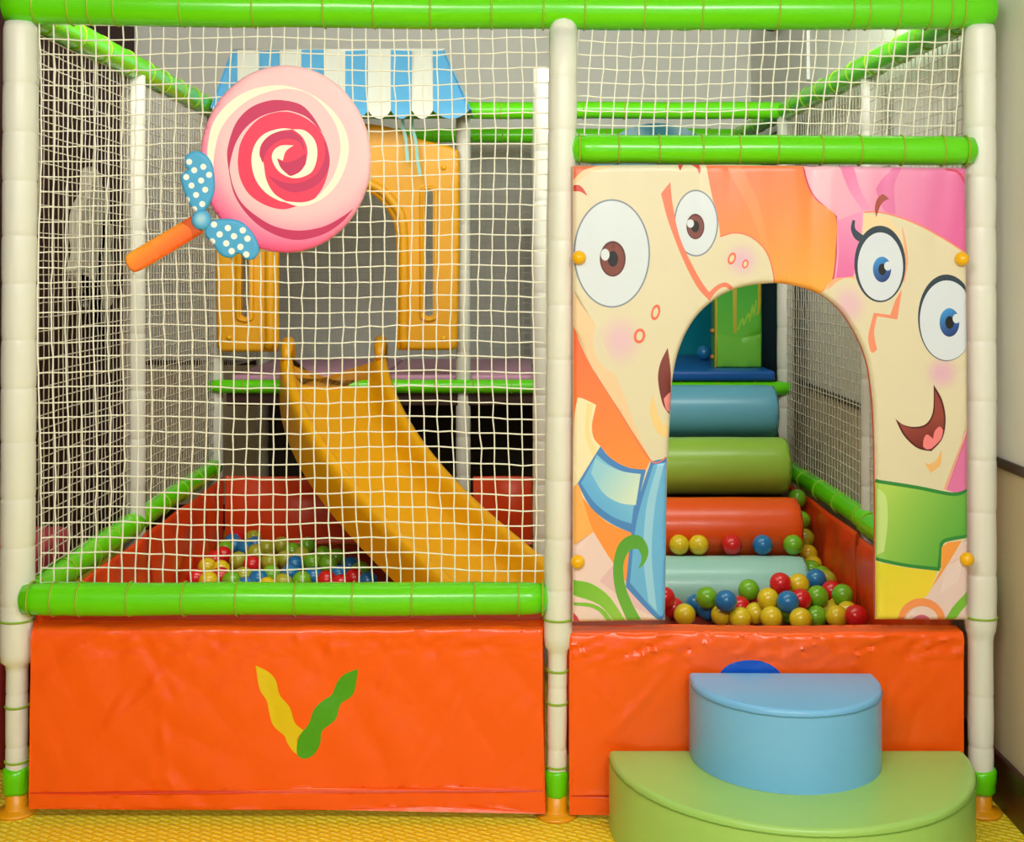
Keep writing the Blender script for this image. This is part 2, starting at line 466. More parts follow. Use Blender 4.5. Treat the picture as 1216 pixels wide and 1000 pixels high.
# ------------------------------------------------------------------ nets
def net(name, label, fn, nu, nv, r, m, normal, ju=.0, jn=.0, group=None, nr=4):
    """fn(u,v) -> point; nu x nv strands with knots where they cross."""
    g = np.zeros((nu, nv, 3)); nrm = np.array(normal, float)
    for i in range(nu):
        for j in range(nv):
            g[i, j] = fn(i / (nu - 1), j / (nv - 1))
    du = np.gradient(g, axis=0); dv = np.gradient(g, axis=1)
    jit = rng.normal(size=(nu, nv, 2)) * ju; jit[[0, -1]] *= .3; jit[:, [0, -1]] *= .3
    lu = du / np.linalg.norm(du, axis=2)[..., None]; lv = dv / np.linalg.norm(dv, axis=2)[..., None]
    g = g + lu * jit[..., :1] + lv * jit[..., 1:] + rng.normal(size=(nu, nv, 1)) * jn * nrm
    V = []; Fc = []
    def strand(q):
        t = np.gradient(q, axis=0); t /= np.linalg.norm(t, axis=1)[:, None] + 1e-9
        s = np.cross(t, nrm); s /= np.linalg.norm(s, axis=1)[:, None] + 1e-9
        b0 = len(V)
        for k in range(len(q)):
            for a in range(nr):
                an = 2 * math.pi * (a + .5) / nr
                V.append(tuple(q[k] + (s[k] * math.cos(an) + nrm * math.sin(an)) * r))
        for k in range(len(q) - 1):
            for a in range(nr):
                c = (a + 1) % nr
                Fc.append((b0 + k * nr + a, b0 + k * nr + c, b0 + (k + 1) * nr + c, b0 + (k + 1) * nr + a))
    for i in range(nu): strand(g[i])
    for j in range(nv): strand(g[:, j])
    o = mk(name, V, Fc, m); setp(o, label, 'net', group); return o
def fpx(x0, x1, y0, y1, y=.0, bend=None):
    def f(u, v):
        px, py = x0 + (x1 - x0) * u, y0 + (y1 - y0) * v
        if bend: px, py = bend(px, py, u, v)
        return P(px, py, y)
    return f
def bendL(px, py, u, v):
    px += 2.2 * math.sin(v * 9 + u * 7) + 5 * (v - .5) * math.sin(u * 3.0) ; py += 2.0 * math.sin(u * 11 + v * 4) - 2 * v * (1 - v) * math.sin(u * 5)
    k = min(1, u * 12, (1 - u) * 12, v * 20, (1 - v) * 20); k = max(0, k)
    return (px if k >= 1 else px, py)
net('safety_net', 'white cord net across the front of the left bay around the lollipop sign', fpx(47, 651, 28, 694, 0, bendL), 38, 38, .0027, M_net, (0, -1, 0), .0012, .002)
def bendR(px, py, u, v):
    return px - 11 * v * (1 - u * .2) + 4 * math.sin(u * 6) * v, py + 4 * math.sin(math.pi * u) * (1 - v) + 2 * math.sin(u * 8)
net('safety_net', 'short white cord net above the face panel, between two green bars', fpx(688, 1143, 31, 164, 0, bendR), 30, 9, .0027, M_net, (0, -1, 0), .0012, .002)
def side(x0, y0, x1, y1, z0, z1, amp=.0):
    def f(u, v): return (x0 + (x1 - x0) * u, y0 + (y1 - y0) * u, z1 + (z0 - z1) * v + amp * math.sin(u * 6) * (v - .5))
    return f
def nn(a): return max(3, int(round(a / .044)) + 1)
for (xa, ya, xb, yb, z0, z1, lab) in (
    (-1.46, .06, -1.46, YM - .05, ZL + .04, ZT - .05, 'white side net in front of the dark wall, nearer left bay'),
    (-1.46, YM + .05, -1.46, YK - .04, ZL + .04, ZT - .05, 'white side net on the left between the middle and back posts'),
    (1.39, .06, sidex(YM), YM - .05, ZL + .04, ZT - .05, 'white side net by the right wall, from right front post to middle post'),
    (sidex(YM), YM + .05, sidex(YK), YK - .05, ZL + .04, ZT - .05, 'white side net by the right wall seen through the arch opening'),
    (-1.46, YK + .05, -1.46, YR - .05, 1.1, ZT - .05, 'white side net at the left end of the raised deck')):
    net('safety_net', lab, side(xa, ya, xb, yb, z0, z1, .01), nn(yb - ya), nn(z1 - z0), .0022, M_net2, (1, 0, 0), .0007, .0008)
net('safety_net', 'fine rear net behind the yellow arch and the pink mat', side(-1.42, YR, .11, YR, 1.1, ZT - .05), nn(1.53), nn(1.25), .0016, M_net2, (0, -1, 0), .0008, .001)
net('safety_net', 'fine rear net behind the teal curtain of the right bay', side(.19, YR, 1.31, YR, 1.1, ZT - .05), nn(1.12), nn(1.25), .0016, M_net2, (0, -1, 0), .0008, .001)

# ------------------------------------------------------------------ orange skirts
YS = -.05; SS = sc(YS)
def skirt_to3d(seed, x0, x1, ytop=752, up=False):
    def f(pv):
        out = np.zeros((len(pv), 3)); r = .016
        cre = np.zeros(len(pv))
        for k, (xa, ya, xb, yb) in enumerate(CREASE[seed]):
            ab = np.array([xb - xa, yb - ya]); e = pv - (xa, ya); t = np.clip(e @ ab / (ab @ ab), 0, 1)
            dd_ = np.linalg.norm(e - t[:, None] * ab, axis=1); cre += (-.0042 if k % 3 else .003) * np.exp(-(dd_ / 5.0) ** 2) * np.sin(math.pi * np.clip(t, .08, .92))
        for i, (x, y) in enumerate(pv):
            X = (x - HX) / SS; ztop = CH - (ytop - HY) / SS
            d = (y - ytop) / SS
            if d >= r: Y, Z = YS, ztop - d
            elif d > -r * .6:
                a = (r - d) / (1.6 * r) * math.pi / 2; Y, Z = YS + r - r * math.cos(a), ztop - r + r * math.sin(a)
            else: Y, Z = YS + r + (-d - .6 * r), ztop
            hang = max(0, min(1, d / .06)); low = max(0, d) / .52
            w = noise.noise(Vector((X * 2.3 + seed, Z * 1.6, seed))) * .012 * hang
            n1 = noise.noise(Vector(((X + Z * .6) * 7 + seed, (Z - X * .3) * 3, 1.7 + seed)))
            w += (-abs(n1) * .011 + .003 + .004 * abs(noise.noise(Vector((X * 9 - Z * 9, Z * 2, seed + 3))))) * hang
            if -.02 < d < .1:
                w += .010 * noise.noise(Vector((X * 20 + d * 60, d * 40, seed + 5))) * math.sin(math.pi * (d + .02) / .12) * (1.4 if seed > 5 else .6)
            Z += .004 * noise.noise(Vector((X * 3, 0, seed))) + (.003 * noise.noise(Vector((X * 14, Y * 18, seed))) if d < 0 else 0)
            Z += .006 * math.sin((X + 1) * 2.2) * low
            hem = 1 if 938 < y else 0
            if up and d < -.085: Y, Z = YS + r + .076, ztop + (-d - .085)
            out[i] = (X, Y + w * .9 + cre[i] - hem * .0016 - .012 * low * (1 + .4 * math.sin(X * 4)), Z)
        return out
    return f
CREASE = {2: [(165, 750, 187, 795), (187, 795, 182, 820), (182, 820, 122, 868), (185, 795, 215, 840), (190, 830, 200, 925), (200, 925, 215, 940), (320, 835, 218, 940), (165, 800, 122, 868), (470, 770, 440, 860), (560, 800, 500, 900)],
          9: [(1092, 830, 1074, 905), (700, 800, 740, 850), (790, 800, 720, 880), (1060, 790, 1040, 880)]}
_r = random.Random(3)
for _ in range(46):
    _x, _y, _a = _r.uniform(690, 1140), _r.uniform(756, 782), _r.choice((-1, 1)) * _r.uniform(.3, 1.2); CREASE[9].append((_x, _y, _x + 16 * math.cos(_a), _y + 16 * math.sin(_a)))
for _ in range(12):
    _x, _y, _a = _r.uniform(130, 640), _r.uniform(752, 768), _r.uniform(.4, 1.4); CREASE[2].append((_x, _y, _x + 18 * math.cos(_a), _y + 18 * math.sin(_a)))
OR = (250, 92, 10)
logo_y = (226, 196, 22); logo_g = (70, 160, 24)
vy = shape([(304, 790), (319, 798), (328, 808), (332.5, 825.5), (344.5, 840), (350.5, 858.5), (361, 868)], [(361, 868), (353, 880), (359.5, 900.5)],
           [(359.5, 900.5), (349, 893), (341, 881), (338, 874), (325, 861.5), (320, 845), (317, 831.5), (308.5, 816.5), (304, 790)])
vg = shape([(425, 795.5), (419.5, 825.5), (404.5, 838), (398.5, 855.5), (383, 869), (380.5, 884), (373, 897), (362.5, 901.5), (354, 897.5), (353, 885.5), (356.5, 873.5), (367, 860), (373, 843.5), (383.5, 833), (394, 826), (400, 812), (409, 802), (425, 795.5)])
def hemline(x0, x1, y): return [(x0 + 1, y), (x1 - 1, y), (x1 - 1, y + 1.6), (x0 + 1, y + 1.6)]
o = printed('skirt_sheet', [(33, 692), (647, 692), (647.5, 965), (400, 963), (200, 960), (36, 957)], [(hemline(36, 646, 938), (214, 58, 8)), (vy, logo_y), (vg, logo_g)], OR, skirt_to3d(2, 33, 648, 746, True), .006, M_sheetp, grid=4.5, edge_col=OR)
setp(o, 'orange vinyl skirt with yellow and green V emblem under the left bay', 'skirt')
o = printed('skirt_sheet', [(675, 722), (1147, 722), (1144, 960), (900, 965), (676, 966)], [(hemline(677, 1143, 943), (214, 58, 8)), (ell(891, 806, 38, 23), (10, 86, 200))], OR, skirt_to3d(9, 675, 1148), .006, M_sheetp, grid=4.5, edge_col=OR)
setp(o, 'orange vinyl skirt behind the half-round steps, under the arch opening', 'skirt')

def inner_sheet(label, p0, p1, z0, z1, seed, n, amp=.055):
    """hanging sheet from p0 to p1 (x,y), normal n"""
    nu, nv = 50, 16; V = []; Fc = []; nn_ = Vector((n[0], n[1], 0))
    for side_ in (0, 1):
        for i in range(nu):
            for j in range(nv):
                u, v = i / (nu - 1), j / (nv - 1)
                x = p0[0] + (p1[0] - p0[0]) * u; y = p0[1] + (p1[1] - p0[1]) * u; z = z1 + (z0 - z1) * v
                w = (abs(noise.noise(Vector((x * 4 + seed, y * 4, z * 2.5)))) * amp + .009 * noise.noise(Vector((x * 12, y * 12 + seed, z * 6)))) * min(1, v * 4 + .15)
                z += .01 * noise.noise(Vector((x * 3, y * 3, seed)))
                q = Vector((x, y, z)) + nn_ * (w + (0 if side_ else -.006)); V.append(q)
    a = nu * nv
    for i in range(nu - 1):
        for j in range(nv - 1):
            k = i * nv + j; Fc.append((a + k, a + k + nv, a + k + nv + 1, a + k + 1)); Fc.append((k + 1, k + nv + 1, k + nv, k))
    for i in range(nu - 1):
        for j in (0, nv - 1):
            k = i * nv + j; Fc.append((k, k + nv, a + k + nv, a + k))
    for j in range(nv - 1):
        for i in (0, nu - 1):
            k = i * nv + j; Fc.append((k, k + 1, a + k + 1, a + k))
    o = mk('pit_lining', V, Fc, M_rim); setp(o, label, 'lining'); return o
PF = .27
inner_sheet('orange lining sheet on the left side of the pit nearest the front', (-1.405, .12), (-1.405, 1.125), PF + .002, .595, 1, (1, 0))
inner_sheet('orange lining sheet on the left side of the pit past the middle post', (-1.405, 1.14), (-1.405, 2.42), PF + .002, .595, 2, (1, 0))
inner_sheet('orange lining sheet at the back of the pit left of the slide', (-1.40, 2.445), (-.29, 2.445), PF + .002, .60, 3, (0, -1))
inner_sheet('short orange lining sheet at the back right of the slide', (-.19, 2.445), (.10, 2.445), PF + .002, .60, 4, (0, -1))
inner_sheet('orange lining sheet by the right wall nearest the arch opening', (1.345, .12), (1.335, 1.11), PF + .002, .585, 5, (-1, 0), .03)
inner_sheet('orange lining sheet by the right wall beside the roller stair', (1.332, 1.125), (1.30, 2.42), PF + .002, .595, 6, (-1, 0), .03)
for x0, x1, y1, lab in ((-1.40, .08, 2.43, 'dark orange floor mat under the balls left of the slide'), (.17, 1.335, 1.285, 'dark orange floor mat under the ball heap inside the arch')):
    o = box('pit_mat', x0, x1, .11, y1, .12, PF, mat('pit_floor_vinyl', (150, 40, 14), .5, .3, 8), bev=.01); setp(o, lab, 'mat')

# ------------------------------------------------------------------ face panel
def face_panel():
    YP = -.085
    arch = cr([(790, 737.5), (791.5, 640), (793, 560), (796, 500), (799, 452), (808, 412), (825, 379), (849, 356), (878, 342), (915, 336.5), (940, 338.5), (971.6, 348), (997, 367), (1016, 395), (1029.5, 427), (1036, 465), (1039, 510), (1040.5, 600), (1041, 737)], 6)
    outline = [(680, 196.5), (760, 195.5), (860, 195), (955, 196.5), (1050, 198), (1148, 199.5), (1150, 480), (1150.5, 737)] + arch[::-1] + [(735, 738.5), (680, 739.5), (680.5, 470)]
    CR = (224, 214, 184); SAL = (233, 122, 92); ORG = (251, 130, 74); PCH = (236, 204, 162)
    hair = grad((900, 200), (252, 128, 88), (960, 345), (250, 172, 72))
    hairL = grad((690, 390), (248, 112, 72), (740, 550), (252, 146, 66))
    pink = grad((985, 200), (243, 190, 210), (1140, 260), (228, 104, 168))
    pk2 = (226, 112, 170); DP = (214, 76, 110)
    WH = (216, 225, 235); GL = (128, 140, 156); BK = (22, 20, 24); NV = (44, 62, 80)
    patches = []
    a = lambda p, c: patches.append((p, c))
    # orange-haired face
    a(shape([(681, 197), (712, 196)], [(712, 196), (692, 203), (681, 214)], [(681, 214), (681, 197)]), SAL)
    a(shape([(712, 196), (735, 196)], [(735, 196), (700, 206), (681, 222)], [(681, 222), (681, 214)], [(681, 214), (692, 203), (712, 196)]), PCH)
    a(shape([(681, 220), (688, 220), (694, 226), (697.5, 233)], [(697.5, 233), (690, 228), (681, 227)], [(681, 227), (681, 220)]), (206, 66, 52))
    a([(681, 345), (706, 384), (738, 462), (760, 520), (773, 546), (705, 440), (681, 387)], PCH)
    a(shape([(681, 387), (705, 440), (773, 546)], [(773, 546), (767, 558)], [(767, 558), (745, 556), (727, 546), (713, 530)], [(713, 530), (700, 560), (681, 580)], [(681, 580), (681, 387)]), hairL)
    a(shape([(686, 472), (694, 474), (708, 481)], [(708, 481), (703, 504), (705, 520), (713, 530)], [(713, 530), (686, 574)], [(686, 574), (680.8, 580)], [(680.8, 580), (682, 500), (686, 472)]), (244, 230, 190))
    a(shape([(697, 478), (705, 481)], [(705, 481), (700, 504), (702, 522), (709, 536)], [(709, 536), (704, 542)], [(704, 542), (695, 515), (697, 478)]), (246, 222, 160))
    a(shape([(681, 580), (688, 576), (693, 596), (705, 632)], [(705, 632), (681, 648)], [(681, 648), (681, 580)]), (250, 178, 96))
    a(shape([(691, 590), (705, 606), (724, 622), (753, 634)], [(753, 634), (742, 700)], [(742, 700), (729, 670)], [(729, 670), (705, 632), (691, 590)]), (250, 150, 66))
    # printed ground with swirls, left
    a(shape([(681, 648), (705, 632)], [(705, 632), (730, 672), (765, 721), (781, 737.5)], [(781, 737.5), (735, 738.4), (681, 739)], [(681, 739), (681, 648)]), (236, 208, 206))
    a([(712, 690), (727, 672), (742, 690), (762, 716), (774, 731), (750, 720)], (228, 188, 196))
    a(shape([(681, 689), (702, 693), (724, 709), (743, 738)], [(743, 738), (729, 738)], [(729, 738), (711, 718), (681, 707)], [(681, 707), (681, 689)]), grad((681, 690), (112, 186, 52), (740, 735), (150, 200, 80)))
    a(shape([(681, 715.5), (702, 716.5), (718, 725), (727, 738)], [(727, 738), (721, 738)], [(721, 738), (712, 727), (700, 721), (681, 719)], [(681, 719), (681, 715.5)]), (130, 190, 66))
    a(shape([(681, 728), (686, 733), (688, 738.8)], [(688, 738.8), (681, 739)], [(681, 739), (681, 728)]), (214, 60, 100))
    # neckerchief
    SC1 = (72, 134, 206)
    a(shape([(713, 530), (725, 544), (745, 555), (767, 558)], [(767, 558), (758, 596), (752.5, 634)], [(752.5, 634), (726, 622), (702, 603), (686, 574)], [(686, 574), (713, 530)]), SC1)
    a(shape([(709, 540), (722, 551), (740, 560), (761, 563)], [(761, 563), (753, 600), (750, 622)], [(750, 622), (728, 614), (706, 597), (690, 574)], [(690, 574), (709, 540)]), grad((700, 600), (92, 172, 232), (745, 565), (130, 200, 236)))
    a(shape([(707, 544), (722, 553), (740, 560), (761, 563)], [(761, 563), (755, 600)], [(755, 600), (735, 597), (716, 585), (702, 562)], [(702, 562), (707, 544)]), grad((710, 560), (150, 208, 232), (755, 590), (216, 232, 214)))
    a(shape([(773, 548), (791.8, 544)], [(791.8, 544), (791, 640), (789.5, 734)], [(789.5, 734), (780, 735.5), (743, 697)], [(743, 697), (750, 632), (757, 596), (773, 548)]), SC1)
    a(shape([(776, 552), (791.4, 549)], [(791.4, 549), (790.6, 640), (789.3, 724)], [(789.3, 724), (782, 730), (748, 692)], [(748, 692), (754, 632), (762, 596), (776, 552)]), (104, 180, 232))
    a(shape([(781, 552), (788, 551)], [(788, 551), (778, 600), (774, 660), (780, 726)], [(780, 726), (770, 715)], [(770, 715), (764, 660), (768, 600), (781, 552)]), (150, 206, 240))
    a(shape([(762, 737.5), (745, 738)], [(745, 738), (732, 706), (728, 675), (734, 648), (748, 636), (762, 638), (770, 653), (766, 668), (757.5, 676)], [(757.5, 676), (762, 663), (758, 652)], [(758, 652), (748, 654), (740.5, 670), (742, 693), (750, 715), (762, 737.5)]), grad((735, 640), (84, 160, 52), (750, 735), (110, 176, 66)))
    # big orange fringe
    fr = shape([(839, 196), (845, 230), (853, 264), (855, 281)], [(855, 281), (873, 276), (892, 281), (908, 296), (916, 314), (920, 336.4)], [(920, 336.4), (945, 339), (973, 349)], [(973, 349), (990, 331)], [(990, 331), (994, 300), (994, 257)], [(994, 257), (971, 236), (960, 216), (955, 196.6)], [(955, 196.6), (839, 196)])
    a(fr, hair)
    a(shape([(862, 196.5), (880, 196.2)], [(880, 196.2), (900, 240), (912, 290), (921, 330)], [(921, 330), (915, 310), (905, 290)], [(905, 290), (890, 250), (862, 196.5)]), grad((880, 200), (253, 142, 100), (915, 320), (252, 160, 84)))
    a(strip([(855, 281), (873, 276.5), (892, 281.5), (908, 296), (916, 314), (920, 335.5)], 1.8), SAL)
    a(strip([(955.5, 198), (960, 216), (971, 236), (994, 257), (994, 300), (990, 331), (984, 338)], [5, 4, 4, 4, 4, 3, 2]), DP)
    # left face details
    a(ell(881, 309, 26, 27, 28), radial(881, 309, 2, 25, (226, 184, 206), CR))
    a(ell(737, 404, 33, 40, 32), radial(737, 404, 2, 32, (228, 190, 204), CR, 1.2))
    for cx, cy, rx, ry, ro in ((869, 307, 4.6, 7.4, .35), (885, 313.5, 3.8, 5.4, .3), (778.5, 371, 5.2, 9.6, .25), (759.4, 399, 6.8, 9, .2)):
        a(ell(cx, cy, rx, ry, 24, ro), (238, 110, 80)); a(ell(cx, cy, rx * .55, ry * .62, 18, ro), CR)
    a(ell(826.5, 265, 26.3, 39.8), GL); a(ell(826.5, 265, 24.6, 38), WH)
    a(ell(825.8, 269, 10.8, 15.2), (94, 44, 44)); a(ell(825.8, 269.5, 9.2, 13.4), (124, 68, 62)); a(ell(825.5, 269, 5, 6.8, 24), BK); a(ell(819.8, 265.5, 4.2, 5, 20), WH)
    a(shape([(785, 230), (796, 216)], [(796, 216), (799, 244), (808, 284), (828, 326), (842, 347)], [(842, 347), (852, 338.5), (862, 335.5), (870.5, 341)], [(870.5, 341), (868.5, 345)], [(868.5, 345), (860, 341), (851, 346), (842.5, 357)], [(842.5, 357), (828, 341), (811, 308), (794, 264), (785, 230)]), (236, 128, 98))
    a([(785, 228), (796, 215), (800, 244), (806, 274), (803, 276), (798, 246), (793, 233)], (236, 128, 98)) if False else None
    a(ell(726.5, 301, 45.5, 64.5, 56), GL); a(ell(726.5, 301, 43.6, 62.6, 56), WH)
    a(ell(727.6, 307.4, 15.4, 21.2), (92, 44, 40)); a(ell(727.6, 307.8, 13.4, 19), (126, 66, 56)); a(ell(727.8, 307.4, 6.2, 9.4, 24), BK); a(ell(718.6, 302.5, 5.2, 7, 20), WH)
    a(shape([(805.5, 195.5), (812, 195.5)], [(812, 195.5), (807.5, 203)], [(807.5, 203), (805.5, 195.5)]), (214, 70, 56))
    a(shape([(822, 195.4), (831, 195.4)], [(831, 195.4), (832.5, 201), (831, 207)], [(831, 207), (828, 200), (822, 195.4)]), (214, 70, 56))
    a(shape([(793, 413), (784, 432), (781.5, 452), (787, 480), (795, 492)], [(795, 492), (796.4, 487)], [(796.4, 487), (797.3, 470)], [(797.3, 470), (796.5, 440), (793, 413)]), grad((790, 420), (136, 66, 60), (790, 490), (104, 34, 34)))
    a(shape([(788, 474), (793, 468), (797, 466)], [(797, 466), (796, 490)], [(796, 490), (791, 486), (788, 474)]), (236, 140, 140))
    a(shape([(775, 468), (772, 490), (780, 513), (793, 520)], [(793, 520), (793, 507)], [(793, 507), (784, 498), (778, 478)], [(778, 478), (775, 468)]), (240, 208, 140))
    a(strip([(705, 441), (740, 496), (773, 547), (791.4, 543)], 1.6), SAL)
    # pink-haired face
    hairp = shape([(955, 196.6), (1050, 198), (1148.2, 199.5)], [(1148.2, 199.5), (1149, 301)], [(1149, 301), (1111, 277), (1078, 261), (1047, 252), (1026, 251)], [(1026, 251), (1022, 290), (1014, 330)], [(1014, 330), (991, 331)], [(991, 331), (994, 300), (994, 257)], [(994, 257), (971, 236), (960, 216), (955, 196.6)])
    i0 = len(patches); patches.insert(i0 - 1, (hairp, pink))
    a(shape([(997, 197.2), (1014, 197.5)], [(1014, 197.5), (1022, 225), (1034, 248)], [(1034, 248), (1024, 250)], [(1024, 250), (1008, 225), (997, 197.2)]), grad((1005, 200), (236, 130, 184), (1028, 250), (232, 150, 196)))
    a(shape([(1062, 198.3), (1072, 198.4)], [(1072, 198.4), (1062, 220), (1064, 254)], [(1064, 254), (1050, 250), (1040, 225)], [(1040, 225), (1048, 212), (1062, 198.3)]), (228, 122, 178))
    a(shape([(994, 262), (1014, 254)], [(1014, 254), (1024, 251)], [(1024, 251), (1020, 290), (1013, 329)], [(1013, 329), (993, 330)], [(993, 330), (996, 300), (994, 262)]), grad((1000, 260), (238, 150, 196), (1002, 330), (230, 108, 172)))
    a(strip([(1124, 200.5), (1138, 205), (1148, 220)], [3, 3.4, 2.4]), DP)
    a(strip([(1026, 252), (1047, 252.5), (1078, 261.5), (1111, 277.5), (1148, 301)], 1.8), (240, 140, 110))
    a([(1025, 254), (1056, 258), (1070, 280), (1060, 300), (1024, 300)], (243, 214, 170))
    a(shape([(990, 331), (1014, 328)], [(1014, 328), (1017, 334)], [(1017, 334), (1000, 336), (985, 342), (975, 349)], [(975, 349), (973, 348.5)], [(973, 348.5), (982, 339), (990, 331)]), (242, 178, 132))
    a(shape([(1040.5, 258), (1039, 247), (1042, 236), (1048.6, 230)], [(1048.6, 230), (1056, 236)], [(1056, 236), (1047, 242), (1040.5, 258)]), (168, 78, 66))
    a(ell(1008, 362, 27, 32, 28), radial(1008, 362, 2, 26, (230, 188, 204), CR, 1.2))
    a(ell(1119, 443, 26, 25, 28), radial(1119, 443, 2, 25, (226, 176, 202), CR))
    a(strip([(1071.5, 270), (1075, 290), (1076.5, 310), (1073, 335)], [1, 3, 4, 2]), (240, 172, 130))
    a(shape([(1023, 288), (1015, 283), (1010.5, 272), (1012.5, 261)], [(1012.5, 261), (1015.5, 262)], [(1015.5, 262), (1016, 272), (1026, 280)], [(1026, 280), (1023, 288)]), NV)
    a(ell(1045, 313.5, 30.5, 45.5, 48), NV); a(ell(1045.4, 316.5, 27, 40.5, 48), (216, 225, 238))
    a(ell(1047.3, 320, 10.8, 15.2), grad((1040, 308), (60, 150, 222), (1054, 334), (30, 54, 120))); a(ell(1047.6, 320, 4.6, 6.8, 24), BK); a(ell(1054.2, 316, 4.4, 5.4, 20), WH)
    eye2 = [(min(1149.4, x), y) for x, y in ell(1124, 377.5, 34, 51.5, 56)]
    def dedup(p):
        o = []
        for q in p:
            if not o or abs(q[0] - o[-1][0]) + abs(q[1] - o[-1][1]) > .05: o.append(q)
        return o
    a(dedup(eye2), NV); a(dedup([(min(1149.2, x), y) for x, y in ell(1124.5, 380.5, 32.4, 47.5, 56)]), (216, 225, 238))
    a(ell(1127.6, 383, 11.8, 17), grad((1119, 370), (60, 150, 222), (1134, 398), (30, 54, 120))); a(ell(1127.8, 383, 5.2, 7.6, 24), BK); a(ell(1136, 378.4, 4.6, 5.6, 20), WH)
    a(shape([(1071, 343), (1065.4, 379.5)], [(1065.4, 379.5), (1041.5, 375.5)], [(1041.5, 375.5), (1038, 395), (1041.5, 415)], [(1041.5, 415), (1037, 419), (1033.5, 417)], [(1033.5, 417), (1031, 400), (1037.4, 371.5)], [(1037.4, 371.5), (1057, 374)], [(1057, 374), (1063, 357), (1071, 343)]), (240, 146, 112))
    MO = shape([(1063, 497), (1072, 504), (1086, 507), (1100, 503), (1108, 488), (1109, 457)], [(1109, 457), (1119, 475), (1123, 498), (1119, 521), (1106, 536)], [(1106, 536), (1089, 532), (1073, 517), (1063, 497)])
    a(MO, (84, 26, 26))
    a(shape([(1067, 500.5), (1075, 506), (1087, 509), (1101, 505), (1109.5, 490), (1110.5, 464)], [(1110.5, 464), (1117.5, 478), (1121, 498), (1117.5, 520), (1105.5, 533.8)], [(1105.5, 533.8), (1090, 530), (1075, 516), (1067, 500.5)]), grad((1090, 505), (150, 66, 56), (1100, 535), (110, 34, 30)))
    a(shape([(1096, 530), (1097, 521), (1101, 516), (1108, 521)], [(1108, 521), (1110, 512), (1116, 506.5), (1120, 511)], [(1120, 511), (1117, 522), (1106, 533)], [(1106, 533), (1100, 533.5), (1096, 530)]), (240, 130, 136))
    a(shape([(1098, 549), (1104, 551), (1112, 546), (1118, 534)], [(1118, 534), (1117, 552), (1105, 562)], [(1105, 562), (1098, 549)]), (238, 186, 120))
    a([(1149.8, 505), (1149.8, 583), (1134, 585.5), (1120.5, 581)], (240, 172, 150)); a([(1149.6, 512), (1149.6, 583), (1134, 585.3), (1124, 581.5)], (226, 120, 176))
    # polo neck
    DG = (44, 138, 62)
    a(shape([(1040.2, 570), (1089, 577), (1131, 585), (1150, 581)], [(1150, 581), (1150, 638)], [(1150, 638), (1121, 642), (1116, 650), (1115, 675)], [(1115, 675), (1076, 671), (1041, 664)], [(1041, 664), (1040.2, 570)]), grad((1050, 590), (174, 212, 92), (1140, 640), (92, 172, 66)))
    a(shape([(1042, 580), (1052, 590), (1054, 620), (1050, 655)], [(1050, 655), (1042, 660)], [(1042, 660), (1042, 580)]), (196, 224, 140))
    a(strip([(1040.6, 571.4), (1089, 579), (1131, 587), (1149.6, 582.6)], 4.2), DG)
    a(strip([(1149.6, 636.5), (1123, 641.5), (1117, 648)], [4, 4.5, 4]), DG); a(strip([(1117.5, 645), (1116.5, 660), (1115, 675)], 4), DG)
    a(strip([(1041.4, 664.4), (1076, 671.5), (1116, 676)], [4, 4, 4.5]), DG)
    # printed ground, right
    a(shape([(1041.4, 667), (1076, 674), (1113, 678)], [(1113, 678), (1102, 706), (1073, 737)], [(1073, 737), (1041.3, 737)], [(1041.3, 737), (1041.4, 667)]), grad((1045, 672), (226, 214, 50), (1085, 735), (250, 214, 66)))
    a([(1118, 650), (1124, 644.5), (1142, 642), (1104, 706), (1110, 690), (1117, 677)], (247, 160, 72))
    a([(1142, 644), (1150, 641), (1150.3, 736.9), (1073, 737), (1102, 706)], (234, 206, 204))
    a([(1124, 672), (1144, 662), (1138, 690), (1116, 706)], (238, 214, 212))
    a(ell(1094.5, 737.5, 28, 27, 40), (247, 150, 92)); a(ell(1094.5, 738, 20, 18, 40), (236, 206, 200)); a(ell(1094.5, 742, 12, 12, 30), (214, 100, 136))
    a(shape([(1122, 737), (1132, 720), (1150.2, 701)], [(1150.2, 701), (1150.2, 717)], [(1150.2, 717), (1142, 725), (1134, 737)], [(1134, 737), (1122, 737)]), (124, 190, 62))
    def wave(pv):
        out = np.zeros(len(pv))
        for i, (x, y) in enumerate(pv):
            top = max(0, 1 - (y - 196) / 130)
            out[i] = .010 * noise.noise(Vector((x * .045 + (y - 196) * .006 * (x - 905) * .004, y * .004, 2))) * top ** .7 * (1.6 if 790 < x < 990 else .6) + .003 * noise.noise(Vector((x * .012, y * .012, 8)))
        return out
    o = printed('face_panel', outline, patches, CR, flat_at(YP, wave), .028, M_print, None, 7, edge_col=(226, 92, 70), rim=5)
    setp(o, 'padded vinyl panel with two printed cartoon faces around an arched doorway', 'panel')
    for px, py in ((687.5, 306), (1142, 307.5), (686, 667), (1148, 664)):
        x, y, z = P(px, py, YP - .004); V = []; prof = [(0, .0195), (.006, .0205), (.014, .019), (.022, .013), (.0255, .006), (.0265, .001)]
        n = 24; Fc = []
        for d, r in prof:
            for k in range(n): V.append((x + r * math.cos(2 * math.pi * k / n), y + .004 - d, z + r * math.sin(2 * math.pi * k / n)))
        for i in range(len(prof) - 1):
            for k in range(n): l = (k + 1) % n; Fc.append((i * n + k, i * n + l, (i + 1) * n + l, (i + 1) * n + k))
        setp(mk('knob', V, Fc, M_knob, o), 'round yellow fixing knob')
face_panel()

